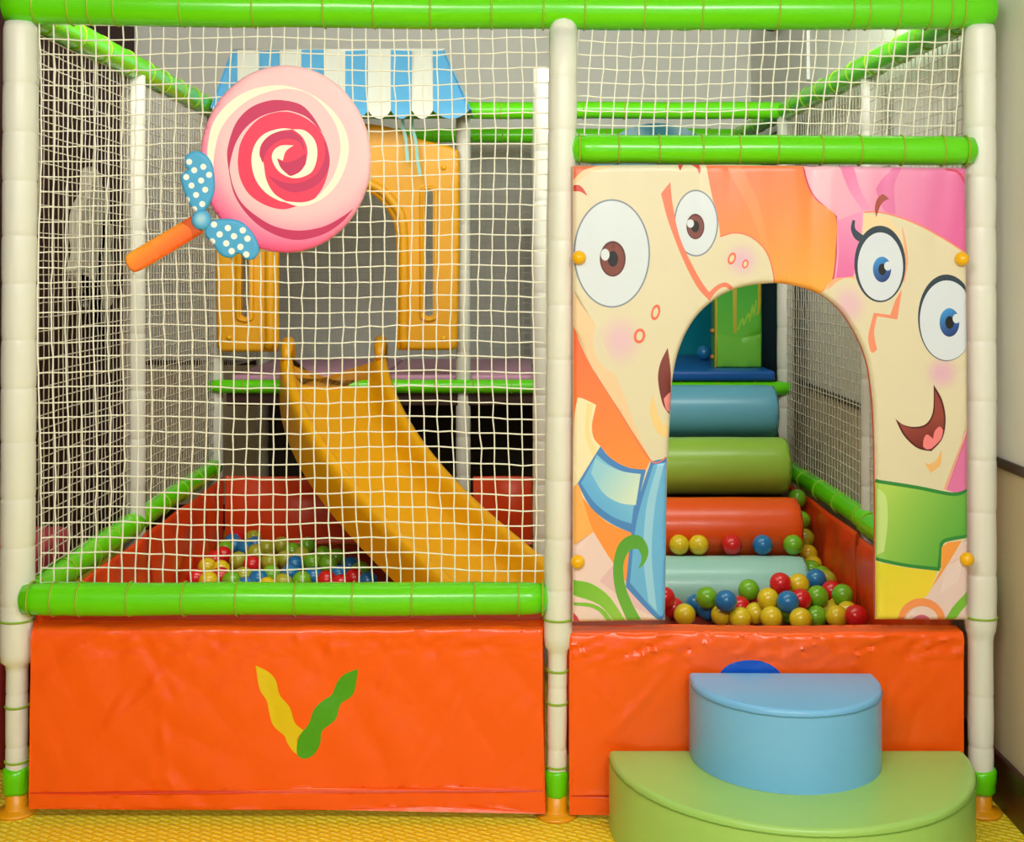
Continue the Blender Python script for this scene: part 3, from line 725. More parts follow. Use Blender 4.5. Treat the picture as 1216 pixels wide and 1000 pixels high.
# ------------------------------------------------------------------ lollipop sign
def lollipop():
    x, y, z = P(340, 300, -.03)
    t = thing('lollipop_sign', 'pink swirl lollipop sign with blue bow hung on the left net', 'sign', (x, y, z))
    PK = radial(352, 168, 84, 138, (249, 200, 206), (246, 84, 140)); CRM = (255, 246, 222); RED = (238, 52, 92); MG = (200, 36, 92); LP = (250, 206, 214)
    disc = ell(338.5, 188.5, 101.5, 111.5, 90)
    pats = []; a = lambda p, c: pats.append((p, c))
    def q(*segs): return [(232 + x / 4.238, 70 + y / 4.238) for x, y in shape(*segs)]
    a(q([(162, 520), (162, 450), (200, 330), (270, 250), (360, 212), (440, 208), (530, 230), (592, 290), (642, 375)], [(642, 375), (570, 300), (500, 268), (440, 261), (340, 285), (260, 340), (205, 420), (176, 520), (172, 590)], [(172, 590), (162, 520)]), MG)
    a(q([(172, 560), (190, 640), (230, 720), (300, 785), (400, 843), (520, 864), (640, 845), (730, 800), (797, 752)], [(797, 752), (740, 820), (650, 880), (530, 911), (430, 896), (330, 846), (250, 770), (195, 680), (170, 580)], [(170, 580), (172, 560)]), MG)
    a(q([(213, 520), (225, 430), (270, 350), (340, 290), (440, 265), (530, 285), (610, 340), (655, 410), (676, 500), (668, 570), (640, 650), (590, 715)], [(590, 715), (520, 738), (440, 757), (350, 735), (270, 680), (225, 600), (213, 520)]), RED)
    a(q([(62, 505), (62, 440), (90, 320), (170, 220), (280, 155), (420, 132), (530, 155), (620, 200), (700, 270), (755, 360), (772, 460), (745, 570), (690, 660), (610, 720), (520, 741), (436, 714)],
        [(436, 714), (530, 722), (590, 708), (640, 668), (700, 580), (730, 460), (714, 350), (664, 262), (600, 195), (530, 160), (430, 152), (300, 190), (200, 260), (130, 350), (100, 450), (90, 545)], [(90, 545), (62, 505)]), CRM)
    a(q([(652, 405), (676, 500), (660, 575), (600, 642), (500, 672), (420, 642), (368, 588)], [(368, 588), (450, 622), (530, 622), (605, 582), (645, 520), (654, 460), (648, 430)], [(648, 430), (652, 405)]), MG)
    a(q([(490, 354), (430, 350), (350, 375), (300, 430), (282, 510), (300, 600), (350, 670), (420, 713), (466, 721)], [(466, 721), (400, 680), (358, 610), (342, 520), (323, 485), (332, 430), (372, 386), (430, 362), (490, 354)]), CRM)
    a(q([(488, 362), (405, 370), (347, 412), (324, 470), (338, 524)], [(338, 524), (362, 460), (420, 412), (480, 402), (528, 424), (553, 476)], [(553, 476), (534, 400), (488, 362)]), MG)
    a(q([(490, 354), (550, 360), (600, 408), (614, 480), (592, 560), (540, 594), (480, 598), (420, 566), (387, 510), (392, 465), (430, 436), (495, 435)], [(495, 435), (456, 464), (440, 512)], [(440, 512), (411, 500)], [(411, 500), (430, 548), (470, 586)],
        [(470, 586), (520, 572), (552, 530), (564, 460), (540, 395), (490, 354)]), CRM)
    a(q([(411, 500), (450, 520), (505, 508), (554, 476)], [(554, 476), (556, 525), (522, 570), (486, 588)], [(486, 588), (470, 585), (430, 546), (411, 500)]), MG)
    o = printed('candy_disc', disc, pats, PK, flat_at(-.035), .014, M_lolly, t, 9, edge_col=(236, 226, 200), rim=3)
    st = shape([(229, 255), (241, 276)], [(241, 276), (205, 298), (168, 320)], [(168, 320), (158, 323), (150, 316), (148, 306), (151, 301)], [(151, 301), (190, 278), (229, 255)])
    pats = [(shape([(214, 264), (229, 255)], [(229, 255), (241, 276)], [(241, 276), (228, 284)], [(228, 284), (226, 272), (214, 264)]), (216, 84, 14))]
    o = printed('stick', st, pats, grad((180, 280), (255, 170, 44), (200, 305), (250, 92, 30)), flat_at(-.041), .012, M_lolly, t, 6, edge_col=(250, 190, 90), rim=3); setp(o, 'orange stick')
    wing1 = blob((232, 179), (220, 185), (219, 197), (222, 201), (214, 209), (217, 225), (225, 244), (236, 254), (247, 244), (254, 225), (252, 198), (244, 184))
    d1 = [(828, 708), (850, 745), (890, 730), (915, 765), (815, 775), (880, 790), (838, 812), (898, 830), (858, 853), (818, 875), (885, 893), (850, 915)]
    wing2 = blob((246, 266), (260, 260), (283, 262), (299, 276), (307, 294), (303, 306), (292, 308.5), (283, 301), (274, 306.5), (262, 303), (252, 290), (243, 278))
    d2 = [(908, 95), (967, 110), (1030, 120), (932, 137), (993, 145), (1050, 155), (900, 167), (960, 175), (1020, 190), (983, 208), (1045, 222)]
    BL = (72, 170, 222)
    printed('bow_wing', wing1, [(ell(x / 3.685, y / 3.685, 3.6, 3.6, 16), (250, 250, 240)) for x, y in d1], BL, flat_at(-.046), .010, M_lolly, t, 6, edge_col=BL, rim=3)
    printed('bow_wing', wing2, [(ell(x / 3.573, 240 + y / 3.573, 3.8, 3.8, 16), (250, 250, 240)) for x, y in d2], BL, flat_at(-.046), .010, M_lolly, t, 6, edge_col=BL, rim=3)
    printed('bow_knot', ell(238, 261, 11.5, 12, 30), [], radial(238, 260, 1, 10, (176, 220, 236), (80, 176, 226)), flat_at(-.054), .014, M_lolly, t, 4, edge_col=BL, rim=5)
lollipop()

# ------------------------------------------------------------------ half-round steps
def dstep(name, label, cx, yb, R, depth, z0, z1, m, ms, bev=.02):
    t = thing(name, label, 'step', (cx, yb - depth / 2, z0))
    pts = [(cx + R, yb)]; flat = max(0, depth - R); ry = depth - flat
    for i in range(49):
        a = -math.pi * i / 48; pts.append((cx + R * math.cos(a), yb - flat + ry * math.sin(a)))
    pts.append((cx - R, yb))
    q = []
    for p in pts:
        if not q or (Vector(p) - Vector(q[-1])).length > 1e-4: q.append(p)
    pts = q[::-1]
    bm = bmesh.new(); vb = [bm.verts.new((x, y, z0)) for x, y in pts]
    if area(pts) < 0: vb.reverse()
    f = bm.faces.new(vb); r = bmesh.ops.extrude_face_region(bm, geom=[f])
    up = [g for g in r['geom'] if isinstance(g, bmesh.types.BMVert)]
    for v in up: v.co.z = z1
    bmesh.ops.recalc_face_normals(bm, faces=bm.faces)
    es = [e for e in bm.edges if abs(e.verts[0].co.z - e.verts[1].co.z) < 1e-6 and e.verts[0].co.z > z0 + .01]
    es += [e for e in bm.edges if abs(e.verts[0].co.z - e.verts[1].co.z) > .01 and e.calc_face_angle(0) > .8]
    bmesh.ops.bevel(bm, geom=es, offset=bev, segments=5, affect='EDGES', profile=.5)
    bmesh.ops.triangulate(bm, faces=[f for f in bm.faces if len(f.verts) > 6])
    # a soft puckered band along the seam of the side
    for v in bm.verts:
        if v.co.z > z1 - bev * 1.1:
            v.co.z += .004 * noise.noise(Vector((v.co.x * 6, v.co.y * 6, z1)))
    from_bm('cushion', bm, m, t, angle=50)
    # stitched seam with small puckers
    zz = z1 - bev - .006; c = Vector((cx, yb - depth * .4, 0)); sp = []
    N = 160
    for i in range(N + 1):
        a = -math.pi * i / N; sp.append((cx + (R + .0005) * math.cos(a), yb - flat - .004 + (ry + .0005 - .004) * math.sin(a), zz + .0004 * math.sin(i * 2.1) + .0010 * noise.noise(Vector((i * .3, z1, 0)))))
    V, Fc = sweep(sp, .0016, 5); mk('seam', V, Fc, ms, t)
    return t
dstep('half_round_step', 'large lime green half-round foam step standing on the yellow floor', .796, -.075, .515, .535, 0, .217, M_cg, M_seamg, .013)
dstep('half_round_step', 'small sky blue half-round foam step on top of the green one', .781, -.075, .268, .325, .217, .441, M_cb, M_seamb, .012)

# ------------------------------------------------------------------ raised deck
t = thing('play_deck', 'raised deck at the back under the pink and blue mats', 'deck', (0, 3.1, .96))
box('board', -1.40, 1.30, 2.52, 3.66, .985, 1.05, M_dark, t, .004)
box('edge_beam', -1.40, 1.30, 2.475, 2.515, .94, 1.045, M_dark, t, .004)
box('shade_panel', -1.42, 1.30, 3.665, 3.69, .02, 1.05, mat('under_deck_shade', (52, 42, 34), .6, .3, 6, vary=.3), t, .004)  # dark panel added to stand in for the shade under the deck
M_pink = mat('pink_mat_vinyl', (206, 150, 178), .5, .2, 10, vary=.06)
for x0, x1, lab in ((-1.39, -.64, 'pink foam mat on the deck behind the slide, left half'), (-.63, .11, 'pink foam mat on the deck right of the slide top')):
    o = box('floor_mat', x0, x1, 2.53, 3.66, 1.052, 1.085, M_pink, None, .012); setp(o, lab, 'mat', 'pink mats on the deck')
o = box('floor_mat', .19, 1.285, 2.44, 3.6, 1.062, 1.113, mat('blue_mat_vinyl', (14, 88, 168), .4, .2, 10, vary=.05), None, .016, 4); setp(o, 'thick blue foam mat on the deck above the roller stair', 'mat')
# teal curtain with domed top
tl = [P(0, 0, 3.62)]
X0, X1 = .20, 1.26
def teal():
    pts = [(X0, 1.09), (X1, 1.09), (X1, 2.05)] + [(.84 + .42 * math.cos(a), 2.05 + .40 * math.sin(a)) for a in np.linspace(0, math.pi, 25)[1:-1]] + [(.42, 2.05), (X0, 2.0)]
    pts = [(p[0] * 200, -p[1] * 200) for p in pts]
    def to(pv):
        o = np.zeros((len(pv), 3))
        for i, (x, y) in enumerate(pv):
            X, Z = x / 200, -y / 200
            o[i] = (X, 3.60 - .05 * math.sin((Z - 1.1) * 2) * math.sin((X - .2) * 3) + .014 * noise.noise(Vector((X * 4 + Z * 2, Z * 3, 1))), Z)
        return o
    o = printed('vinyl_curtain', pts, [], (0, 122, 138), to, .012, mat('teal_vinyl_print', rough=.25, attr='print', bump=.3, bscale=5), None, 9)
    setp(o, 'teal vinyl curtain with rounded top at the back of the right bay', 'curtain')
teal()
# green pillar with printed grass
def pillar():
    y0 = 2.62; s = sc(y0)
    x0, x1 = (849 - HX) / s, (905 - HX) / s; zb = 1.113
    t = thing('padded_pillar', 'green padded pillar with drip print standing on the blue mat', 'pillar', ((x0 + x1) / 2, y0 + .06, zb))
    def to(pv): o = flat_at(y0)(pv); return o
    yb = HY + (CH - zb) * s
    out = [(849, 190), (905, 190), (905, yb), (849, yb)]
    G1 = grad((870, 330), (46, 150, 40), (880, 400), (96, 178, 48)); YL = (176, 160, 40)
    pats = [([(849.2, 190.5), (904.8, 190.5), (904.8, 395), (880, 402), (849.2, 396)], G1), ([(849.2, 190.5), (851.5, 190.5), (851.5, yb - .5), (849.2, yb - .5)], (196, 160, 40))]
    pats.append((shape([(868, 200), (877, 200)], [(877, 200), (875, 345), (874.5, 396)], [(874.5, 396), (871, 396)], [(871, 396), (870, 345), (868, 200)]), YL))
    pats.append((shape([(900, 200), (904.6, 200)], [(904.6, 200), (904, 350), (900, 374)], [(900, 374), (897.5, 374)], [(897.5, 374), (900, 350), (900, 200)]), YL))
    zz = [(876, 392), (882, 378), (883, 386), (889, 372), (890, 382), (894, 362), (895, 376), (898, 356)]
    pats.append((strip(zz[::1], [2.2, 1.6, 2, 1.6, 2, 1.6, 2, 1.2]), (140, 190, 50)))
    printed('padding', out, pats, (104, 182, 52), to, .12, M_print, t, 8, edge_col=(80, 150, 40), rim=2)
    for py in (393, 424):
        x, y, z = P(847.5, py, y0 + .03); V, Fc = lathe([(z - .012, .004), (z - .008, .012), (z, .015), (z + .008, .012), (z + .012, .004)], x - .004, y, 14)
        setp(mk('knob', V, Fc, mat('ochre_knob', (176, 120, 20), .4), t), 'small ochre knob')
pillar()
o = box('side_sheet', 1.325, 1.333, 2.56, 3.66, 1.06, 2.3, M_black); setp(o, 'black vinyl sheet closing the right side of the deck beside the green pillar', 'sheet')

# ------------------------------------------------------------------ yellow arch panel, slide, awning
def arch_panel():
    YA = 2.40
    x, y, z = P(400, 418, YA)
    t = thing('slide_arch_panel', 'yellow moulded plastic arch panel at the top of the slide', 'panel', (x, y, z))
    half = [(545, 186), (541, 177), (530, 172), (505, 167), (480, 157), (455, 149), (430, 145.5), (400, 144)]
    right = cr([(543, 412), (545, 300), (545, 190), (540, 177), (525, 171), (500, 165.5), (475, 155), (450, 148.5), (400, 144)], 5)
    left = [(800 - px, py) for px, py in right[::-1]][1:]
    inner = cr([(470, 408), (470.5, 340), (469, 275), (461, 252), (446, 234), (425, 224), (400, 221)], 5)
    innl = [(800 - px, py) for px, py in inner[::-1]][1:]
    out = [(472, 416), (538, 416)] + right + left + [(262, 418), (328, 418)] + innl[::-1] + inner[::-1]
    sl = lambda x0, x1, y0, y1: shape([(x0, y1), (x0 + (x1 - x0) / 2, y1 + 3), (x1, y1)], [(x1, y1), (x1, y0)], [(x1, y0), (x0 + (x1 - x0) / 2, y0 - 2), (x0, y0)], [(x0, y0), (x0, y1)])
    holes = [sl(504.5, 514, 228, 373), sl(286, 295.5, 228, 374)]
    f = flat_at(YA)
    o = printed('arch_body', out, [], (230, 164, 4), f, .05, M_slide2, t, 10, holes=holes, rim=4)
    s = sc(YA)
    path = [(px + 9 if px > 400 else px - 9, py) for px, py in (innl[::-1] + inner[::-1])]
    path = [(330 - 11, 414)] + [(400 + (px - 400) * 1.13, 221 + (py - 221) * 1.02 - 9) for px, py in (inner + innl)][::-1] + [(481, 414)]
    V, Fc = sweep([P(px, py, YA + .0) for px, py in path], .024, 12); mk('arch_rim', V, Fc, M_slide2, t)
    for (x0, x1, y0, y1) in ((504.5, 514, 228, 373), (286, 295.5, 228, 374)):
        pp = [P(a, b, YA - .002) for a, b in sl(x0 - 4, x1 + 4, y0 - 3, y1 + 4)]
        V, Fc = sweep(pp, .010, 8, close=True); mk('slot_rim', V, Fc, M_slide2, t)
    for px, py in ((272, 401), (527, 402), (527, 199), (272, 199)):
        x, y, z = P(px, py, YA - .001); V, Fc = lathe([(0, .012), (.006, .012), (.012, .008), (.014, .002)], 0, 0, 14)
        mk('bolt_cap', [(x + v[0], y - v[2], z + v[1]) for v in V], Fc, M_knob, t)
arch_panel()

def slide():
    X0, th0, k0, k1, Ln, z0, a, b = -0.86627, 0.23793, 0.99642, -0.59093, 1.46722, 1.19281, 0.895086, 0.206449
    N = 64; TM = 1.13; X, Y = X0, 2.42; st = []
    ts = [TM * i / N for i in range(N + 1)]
    for i, t in enumerate(ts):
        tt_ = min(t, 1.02); th = th0 + k0 * tt_ + k1 * tt_ * tt_
        zt = z0 - a * t + b * t * t
        st.append((X, Y, zt, th)); X += math.sin(th) * Ln * TM / N; Y -= math.cos(th) * Ln * TM / N
    w = .225
    prof = [(-w - .035, -.165), (-w - .035, -.05), (-w - .03, -.012), (-w - .012, .004), (-w + .008, .004), (-w + .024, -.012), (-w + .034, -.05), (-w + .045, -.11), (-w + .07, -.142), (-w + .12, -.152), (0, -.155)]
    prof = prof + [(-u, v) for u, v in prof[-2::-1]]
    under = [(w + .02, -.165), (w + .018, -.055), (w - .01, -.03), (w - .045, -.13), (w - .09, -.172), (0, -.177)]
    under = under + [(-u, v) for u, v in under[-2::-1]]
    loop = prof + under; n = len(loop); V = []; Fc = []
    for (x, y, z, th) in st:
        nx, ny = math.cos(th), math.sin(th)
        for u, v in loop: V.append((x + u * nx, y + u * ny, z + v - (.07 * max(0, 1 - len(V) / len(loop) / N) if v < -.16 and abs(u) > w else 0)))
    for i in range(N):
        for k in range(n):
            l = (k + 1) % n; Fc.append((i * n + l, i * n + k, (i + 1) * n + k, (i + 1) * n + l))
    m = len(prof)
    for base_, flip in ((0, False), (N * n, True)):
        for k in range(m - 1):
            q = (base_ + k, base_ + k + 1, base_ + n - 2 - k if n - 2 - k > m - 1 else base_ + m, base_ + n - 1 - k)
            q = tuple(dict.fromkeys(q))
            if len(q) > 2: Fc.append(q if not flip else q[::-1])
    me = mk('slide', V, Fc, M_slide, None, angle=60); setp(me, 'yellow plastic slide curving down from the arch panel into the ball pit', 'slide')
    bm = bmesh.new(); bm.from_mesh(me.data); bmesh.ops.recalc_face_normals(bm, faces=bm.faces); bm.to_mesh(me.data); bm.free()
    # rounded rail ends at the top
    x, y, z, th = st[0]
    for sgn in (-1, 1):
        cx, cy = x + sgn * w * math.cos(th), y + sgn * w * math.sin(th)
        V, Fc = sweep([(cx, cy + .085, z - .06), (cx, cy + .08, z + .03), (cx, cy + .04, z + .058), (cx, cy, z + .035), (cx + .004, cy - .05, z - .02)], [.028, .032, .033, .03, .02], 12)
        mk('rail_end', V, Fc, M_slide, me)
slide()

def awning():
    Y1, Y0 = 2.46, 2.16
    def to(pv):
        o = np.zeros((len(pv), 3))
        for i, (x, y) in enumerate(pv):
            t = (y - 60) / 75; yy = Y1 + (Y0 - Y1) * min(1, t); o[i] = P(x, y, yy)
            o[i][1] += .006 * noise.noise(Vector((x * .03, y * .03, 0)))
        return o
    edges = [254, 282, 307.5, 332, 358, 385, 410, 437, 464, 489, 514, 558]
    low = []
    for i, (xa, xb) in enumerate(zip(edges[:-1], edges[1:])):
        for k in range(8):
            t = k / 8; low.append((xa + (xb - xa) * t, 131 + 10 * math.sin(math.pi * t) ** .8))
    low[0] = (251, 128); low.append((558, 130))
    out = low + [(540, 92), (526, 59), (400, 58.5), (276, 60), (263, 92)]
    BLU, WHT = (92, 170, 216), (222, 224, 210); pats = []
    for i, (xa, xb) in enumerate(zip(edges[:-1], edges[1:])):
        if i % 2 == 0: pats.append(([(xa, 50), (xb, 50), (xb, 150), (xa, 150)], BLU))
    t = thing('striped_awning', 'blue and white striped awning above the yellow arch panel', 'awning', P(404, 135, 2.3))
    printed('canopy', out, pats, WHT, to, .006, mat('awning_fabric', rough=.7, attr='print'), t, 9, edge_col=WHT)
    for (a, b, d) in (((276, 60), (251, 128), -1), ((526, 59), (558, 130), 1)):
        p0, p1 = Vector(P(*a, Y1)), Vector(P(*b, Y0)); p2 = Vector((p1.x, Y1, p1.z)); off = Vector((.006 * d, 0, 0))
        V = [p0, p1, p2, p0 + off, p1 + off, p2 + off]; mk('side_flap', V, [(0, 1, 2), (5, 4, 3), (0, 3, 4, 1), (1, 4, 5, 2), (2, 5, 3, 0)], mat('awning_blue', BLU, .7), t, smooth=False)
    V, Fc = sweep([P(274, 61, Y1 + .012), P(528, 60, Y1 + .012)], .012, 12); mk('back_rail', V, Fc, M_pole, t)
    for px in (300, 500):
        x, y, z = P(px, 61, Y1 + .02); V, Fc = sweep([(x, y, z), (x, y + .005, 2.40)], .012, 10); mk('bracket', V, Fc, M_pole, t)
awning()
for pts, lab in (([(478, 140), (479, 152), (482, 165), (483, 178), (484, 191)], 'shorter pale aqua ribbon hanging from the bar in front of the yellow panel'),
                 ([(489, 138), (490, 152), (494, 170), (496, 190), (499, 209)], 'longer pale aqua ribbon hanging beside the shorter one before the yellow panel')):
    V = []; Fc = []; w = .0085; yy = 2.33
    q = [Vector(P(a, b, yy - .0)) for a, b in cr(pts, 4)]; n = len(q)
    for k, p in enumerate(q):
        tw = .5 * math.sin(k * .5)
        for dx, dy in ((-w, -.0015), (w, -.0015), (w, .0015), (-w, .0015)): V.append(p + Vector((dx * math.cos(tw), dy + dx * math.sin(tw) * .4, 0)))
    for k in range(n - 1):
        for c in range(4): l = (c + 1) % 4; Fc.append((k * 4 + c, k * 4 + l, k * 4 + 4 + l, k * 4 + 4 + c))
    Fc += [(3, 2, 1, 0), ((n - 1) * 4, (n - 1) * 4 + 1, (n - 1) * 4 + 2, (n - 1) * 4 + 3)]
    o = mk('ribbon', V, Fc, mat('aqua_ribbon', (150, 208, 200), .7), smooth=False); setp(o, lab, 'ribbon')

# ------------------------------------------------------------------ roller stair
ROLL = [(1.42, .315, 1.195, 'mint', (160, 214, 200)), (1.61, .52, 1.21, 'orange', (236, 84, 14)), (1.85, .743, 1.213, 'green', (150, 194, 66)), (2.1, .95, 1.212, 'blue', (98, 168, 196))]
where = {'mint': 'lowest roller of the stair, half hidden by balls', 'orange': 'second roller of the stair up from the pit', 'green': 'third roller of the stair, below the blue one', 'blue': 'top roller of the stair just under the deck'}
RR = .125
for y, z, xe, nm, col in ROLL:
    t = thing('foam_roller', f'{nm} vinyl foam roller, {where[nm]}', 'roller', (.7, y, z - RR), 'rollers of the foam stair')
    m = mat(nm + '_roller_vinyl', col, .33, .25, 7, vary=.04, coat=.1)
    pts = []; rr = []; x0 = .19
    for x, r in [(x0, RR * .80), (x0 + .006, RR * .92), (x0 + .022, RR * .985)] + [(x0 + .05 + (xe - x0 - .1) * k / 30, RR * (1 + .012 * noise.noise(Vector((k * .35, y, z))))) for k in range(31)] + [(xe - .022, RR * .985), (xe - .006, RR * .92), (xe, RR * .80)]:
        pts.append((x, y, z)); rr.append(r)
    V, Fc = sweep(pts, rr, 48); mk('cover', V, Fc, m, t)
    V, Fc = torus_ring(RR * .945, .0028, 48, 6)
    for k, v in enumerate(V): V[k] = (xe - .011 + v[2] + .002 * math.sin(k * 2.3), y + v[0], z + v[1])
    mk('end_seam', V, Fc, mat(nm + '_seam', tuple(int(c * .8) for c in col), .6), t)
def ramp():
    t = thing('stair_ramp', 'dark brown sloping board carrying the foam rollers', 'ramp', (.7, 1.7, PF))
    dy, dz = .7, .635; L = math.hypot(dy, dz); d = Vector((0, dy / L, dz / L)); nrm = Vector((0, dz / L, -dy / L))
    c0 = Vector((0, 1.42, .315)) + nrm * (RR + .006) - d * .11; c1 = Vector((0, 2.1, .95)) + nrm * (RR + .006) + d * .12
    V = []
    for x in (.185, 1.245):
        for c in (c0, c1):
            for k in (0, .03): V.append(Vector((x, 0, 0)) + c + nrm * k)
    Fc = [(0, 1, 3, 2), (4, 6, 7, 5), (0, 2, 6, 4), (1, 5, 7, 3), (0, 4, 5, 1), (2, 3, 7, 6)]
    mk('board', V, Fc, M_dark, t, smooth=False)
ramp()

# ------------------------------------------------------------------ balls
BR = .041
BC = {'yellow': (226, 200, 32), 'green': (120, 186, 34), 'blue': (30, 122, 180), 'red': (214, 30, 32), 'olive': (170, 172, 44)}
def ball_mat(nm, col):
    m = mat(nm + '_ball_plastic', col, .28, coat=.3); b = m.node_tree.nodes['Principled BSDF']
    b.inputs['Subsurface Weight'].default_value = .25; b.inputs['Subsurface Radius'].default_value = (.02, .02, .02); b.inputs['Subsurface Scale'].default_value = .5
    return m
PROTO = {}
def ball(colour, pos, label, group):
    if colour not in PROTO:
        bm = bmesh.new(); bmesh.ops.create_uvsphere(bm, u_segments=28, v_segments=16, radius=BR)
        for v in bm.verts:                      # moulding seam round the middle
            if abs(v.co.z) < .004: v.co.xy *= 1.012
        me = bpy.data.meshes.new('ball'); bm.to_mesh(me); bm.free(); me.materials.append(ball_mat(colour, BC[colour])); me.polygons.foreach_set('use_smooth', [True] * len(me.polygons))
        o = bpy.data.objects.new('ball', me); C.objects.link(o); PROTO[colour] = o
    else: o = PROTO[colour].copy(); C.objects.link(o)
    o.location = pos; o.rotation_euler = (random.uniform(0, 6), random.uniform(0, 6), random.uniform(0, 6))
    setp(o, label, 'ball', group); return o
heap = [('red', 926.7, 693), ('yellow', 949, 695), ('yellow', 912, 712), ('green', 889, 701), ('red', 879, 720.5), ('red', 893, 719), ('blue', 862, 714), ('green', 840, 711), ('blue', 827, 720), ('red', 799.5, 722),
        ('red', 789, 710), ('yellow', 813, 730), ('yellow', 856.5, 729), ('blue', 936.5, 715.5), ('green', 957, 723.5), ('green', 969.5, 708.5), ('red', 988, 703), ('green', 1005.6, 707), ('yellow', 984, 726), ('yellow', 1017, 722),
        ('yellow', 1007, 727), ('red', 1030, 731.5), ('yellow', 879, 734), ('yellow', 897.5, 731.5), ('yellow', 916, 733), ('green', 936.5, 730.5), ('green', 969, 731.5), ('yellow', 950, 734), ('yellow', 994, 732), ('red', 951, 713),
        ('red', 994, 719), ('blue', 841, 727), ('yellow', 932, 707)]
ramp_b = [('olive', 964, 647.5), ('green', 958.5, 659), ('yellow', 974, 659), ('yellow', 974.5, 671), ('green', 964, 677), ('blue', 969, 688), ('green', 987, 684), ('olive', 1001, 690)]
def ramp_z(y): return .315 + .907 * (y - 1.42) - .175
def floor_ray(px, py, z): y = (CH - z) * F / (py - HY) - D; s = sc(y); return np.array([(px - HX) / s, y, z])
# lift and part the heap so that no two balls share the same space
pts = []; tgt = []
for c, px, py in heap:
    z = PF + BR + (.058 if py < 716 else 0) + (.05 if py < 699 else 0)
    p = floor_ray(px, py, z); pts.append(p)
for c, px, py in ramp_b:
    best = None
    for y in np.linspace(1.15, 1.9, 120):
        s = sc(y); z = CH - (py - HY) / s; zr = max(PF + BR, ramp_z(y) + BR * 1.35)
        if best is None or abs(z - zr - (.05 if py > 668 else 0)) < best[0]: best = (abs(z - zr - (.05 if py > 668 else 0)), np.array([(px - HX) / s, y, z]))
    pts.append(best[1])
pts = np.array(pts); names = [h[0] for h in heap] + [h[0] for h in ramp_b]; tp = np.array([(h[1], h[2]) for h in heap + ramp_b])
for it in range(400):
    d = pts[:, None] - pts[None]; L = np.linalg.norm(d, axis=2); np.fill_diagonal(L, 9)
    ov = np.clip(2 * BR - L, 0, None); push = (d / L[..., None] * ov[..., None]).sum(1) * .35
    push[:, 2] *= .6; push[:, 1] *= 1.3
    pts += push
    for ry, rz, xe, *_ in ROLL:
        dy, dz = pts[:, 1] - ry, pts[:, 2] - rz; q = np.hypot(dy, dz); k = (pts[:, 0] < xe + .02) & (q < RR + BR)
        f = np.where(k, (RR + BR - q) / np.maximum(q, 1e-6), 0); pts[:, 1] += dy * f; pts[:, 2] += dz * f
    pts[:, 2] = np.maximum(pts[:, 2], PF + BR); pts[:, 2] = np.maximum(pts[:, 2], np.where(pts[:, 1] > 1.3, ramp_z(pts[:, 1]) + BR * 1.3, 0))
    pts[:, 0] = np.minimum(pts[:, 0], 1.30 - BR)
    if it < 330:                                # ease back towards where the photograph shows each ball
        s = F / (D + pts[:, 1]); pts[:, 0] += ((tp[:, 0] - HX) / s - pts[:, 0]) * .08; pts[:, 2] += ((CH - (tp[:, 1] - HY) / s) - pts[:, 2]) * .05
ORD = ['leftmost', 'second', 'third', 'fourth', 'fifth', 'sixth', 'seventh', 'eighth', 'ninth', 'tenth', 'eleventh', 'twelfth', 'thirteenth', 'fourteenth']
nh = len(heap)
px_of = lambda p: HX + p[0] * sc(p[1])
for c in ('yellow', 'green', 'blue', 'red'):
    idx = sorted([i for i in range(nh) if names[i] == c], key=lambda i: px_of(pts[i]))
    for k, i in enumerate(idx):
        lab = f'{ORD[k]} {c} plastic ball in the heap inside the arch opening' if k == 0 else f'{ORD[k]} {c} plastic ball from the left in the heap inside the arch'
        if k == len(idx) - 1: lab = f'rightmost {c} plastic ball in the heap inside the arch opening'
        ball(c, pts[i], lab, f'{c} balls heaped inside the arch')
rl = ['olive ball topmost beside the orange roller by the right lining', 'green ball peeking out between olive and yellow balls beside the roller stair', 'upper of two yellow balls beside the roller stair', 'lower of two yellow balls beside the roller stair',
      'green ball at the right end of the mint roller', 'blue ball right of the mint roller end, above the heap', 'green ball on the heap right beside the blue one by the lining', 'olive ball against the right lining above the red one']
for i, (c, px, py) in enumerate(ramp_b): ball(c, pts[nh + i], rl[i], 'balls piled beside the rollers')
mid = np.array([(1.42 + 1.61) / 2, (.315 + .52) / 2]); dd = np.array([.19, .205]); hl = np.linalg.norm(dd) / 2; pr = np.array([-dd[1], dd[0]]) / (2 * hl); tr = mid + pr * math.sqrt((RR + BR + .002) ** 2 - hl ** 2)
for c, px, lab in (('yellow', 806.5, 'left yellow ball of the pair in the groove above the mint roller'), ('yellow', 829.5, 'right yellow ball of the pair in the groove above the mint roller'), ('red', 868.6, 'lone red ball in the groove above the mint roller'),
                   ('blue', 905.5, 'lone blue ball in the groove between mint and orange rollers'), ('green', 942, 'green ball at the right end of the groove above the mint roller')):
    ball(c, ((px - HX) / sc(tr[0]), tr[0], tr[1]), lab, 'balls lying in the roller groove')
p = np.array([1.26, 1.86, ramp_z(1.86) + BR * 1.38]); ball('green', p, 'lone green ball between the green and orange roller ends and the lining', 'balls piled beside the rollers')
ball('blue', (1.045, 3.15, 1.113 + BR), 'dark blue ball on the blue mat beside the green pillar', 'balls on the deck')
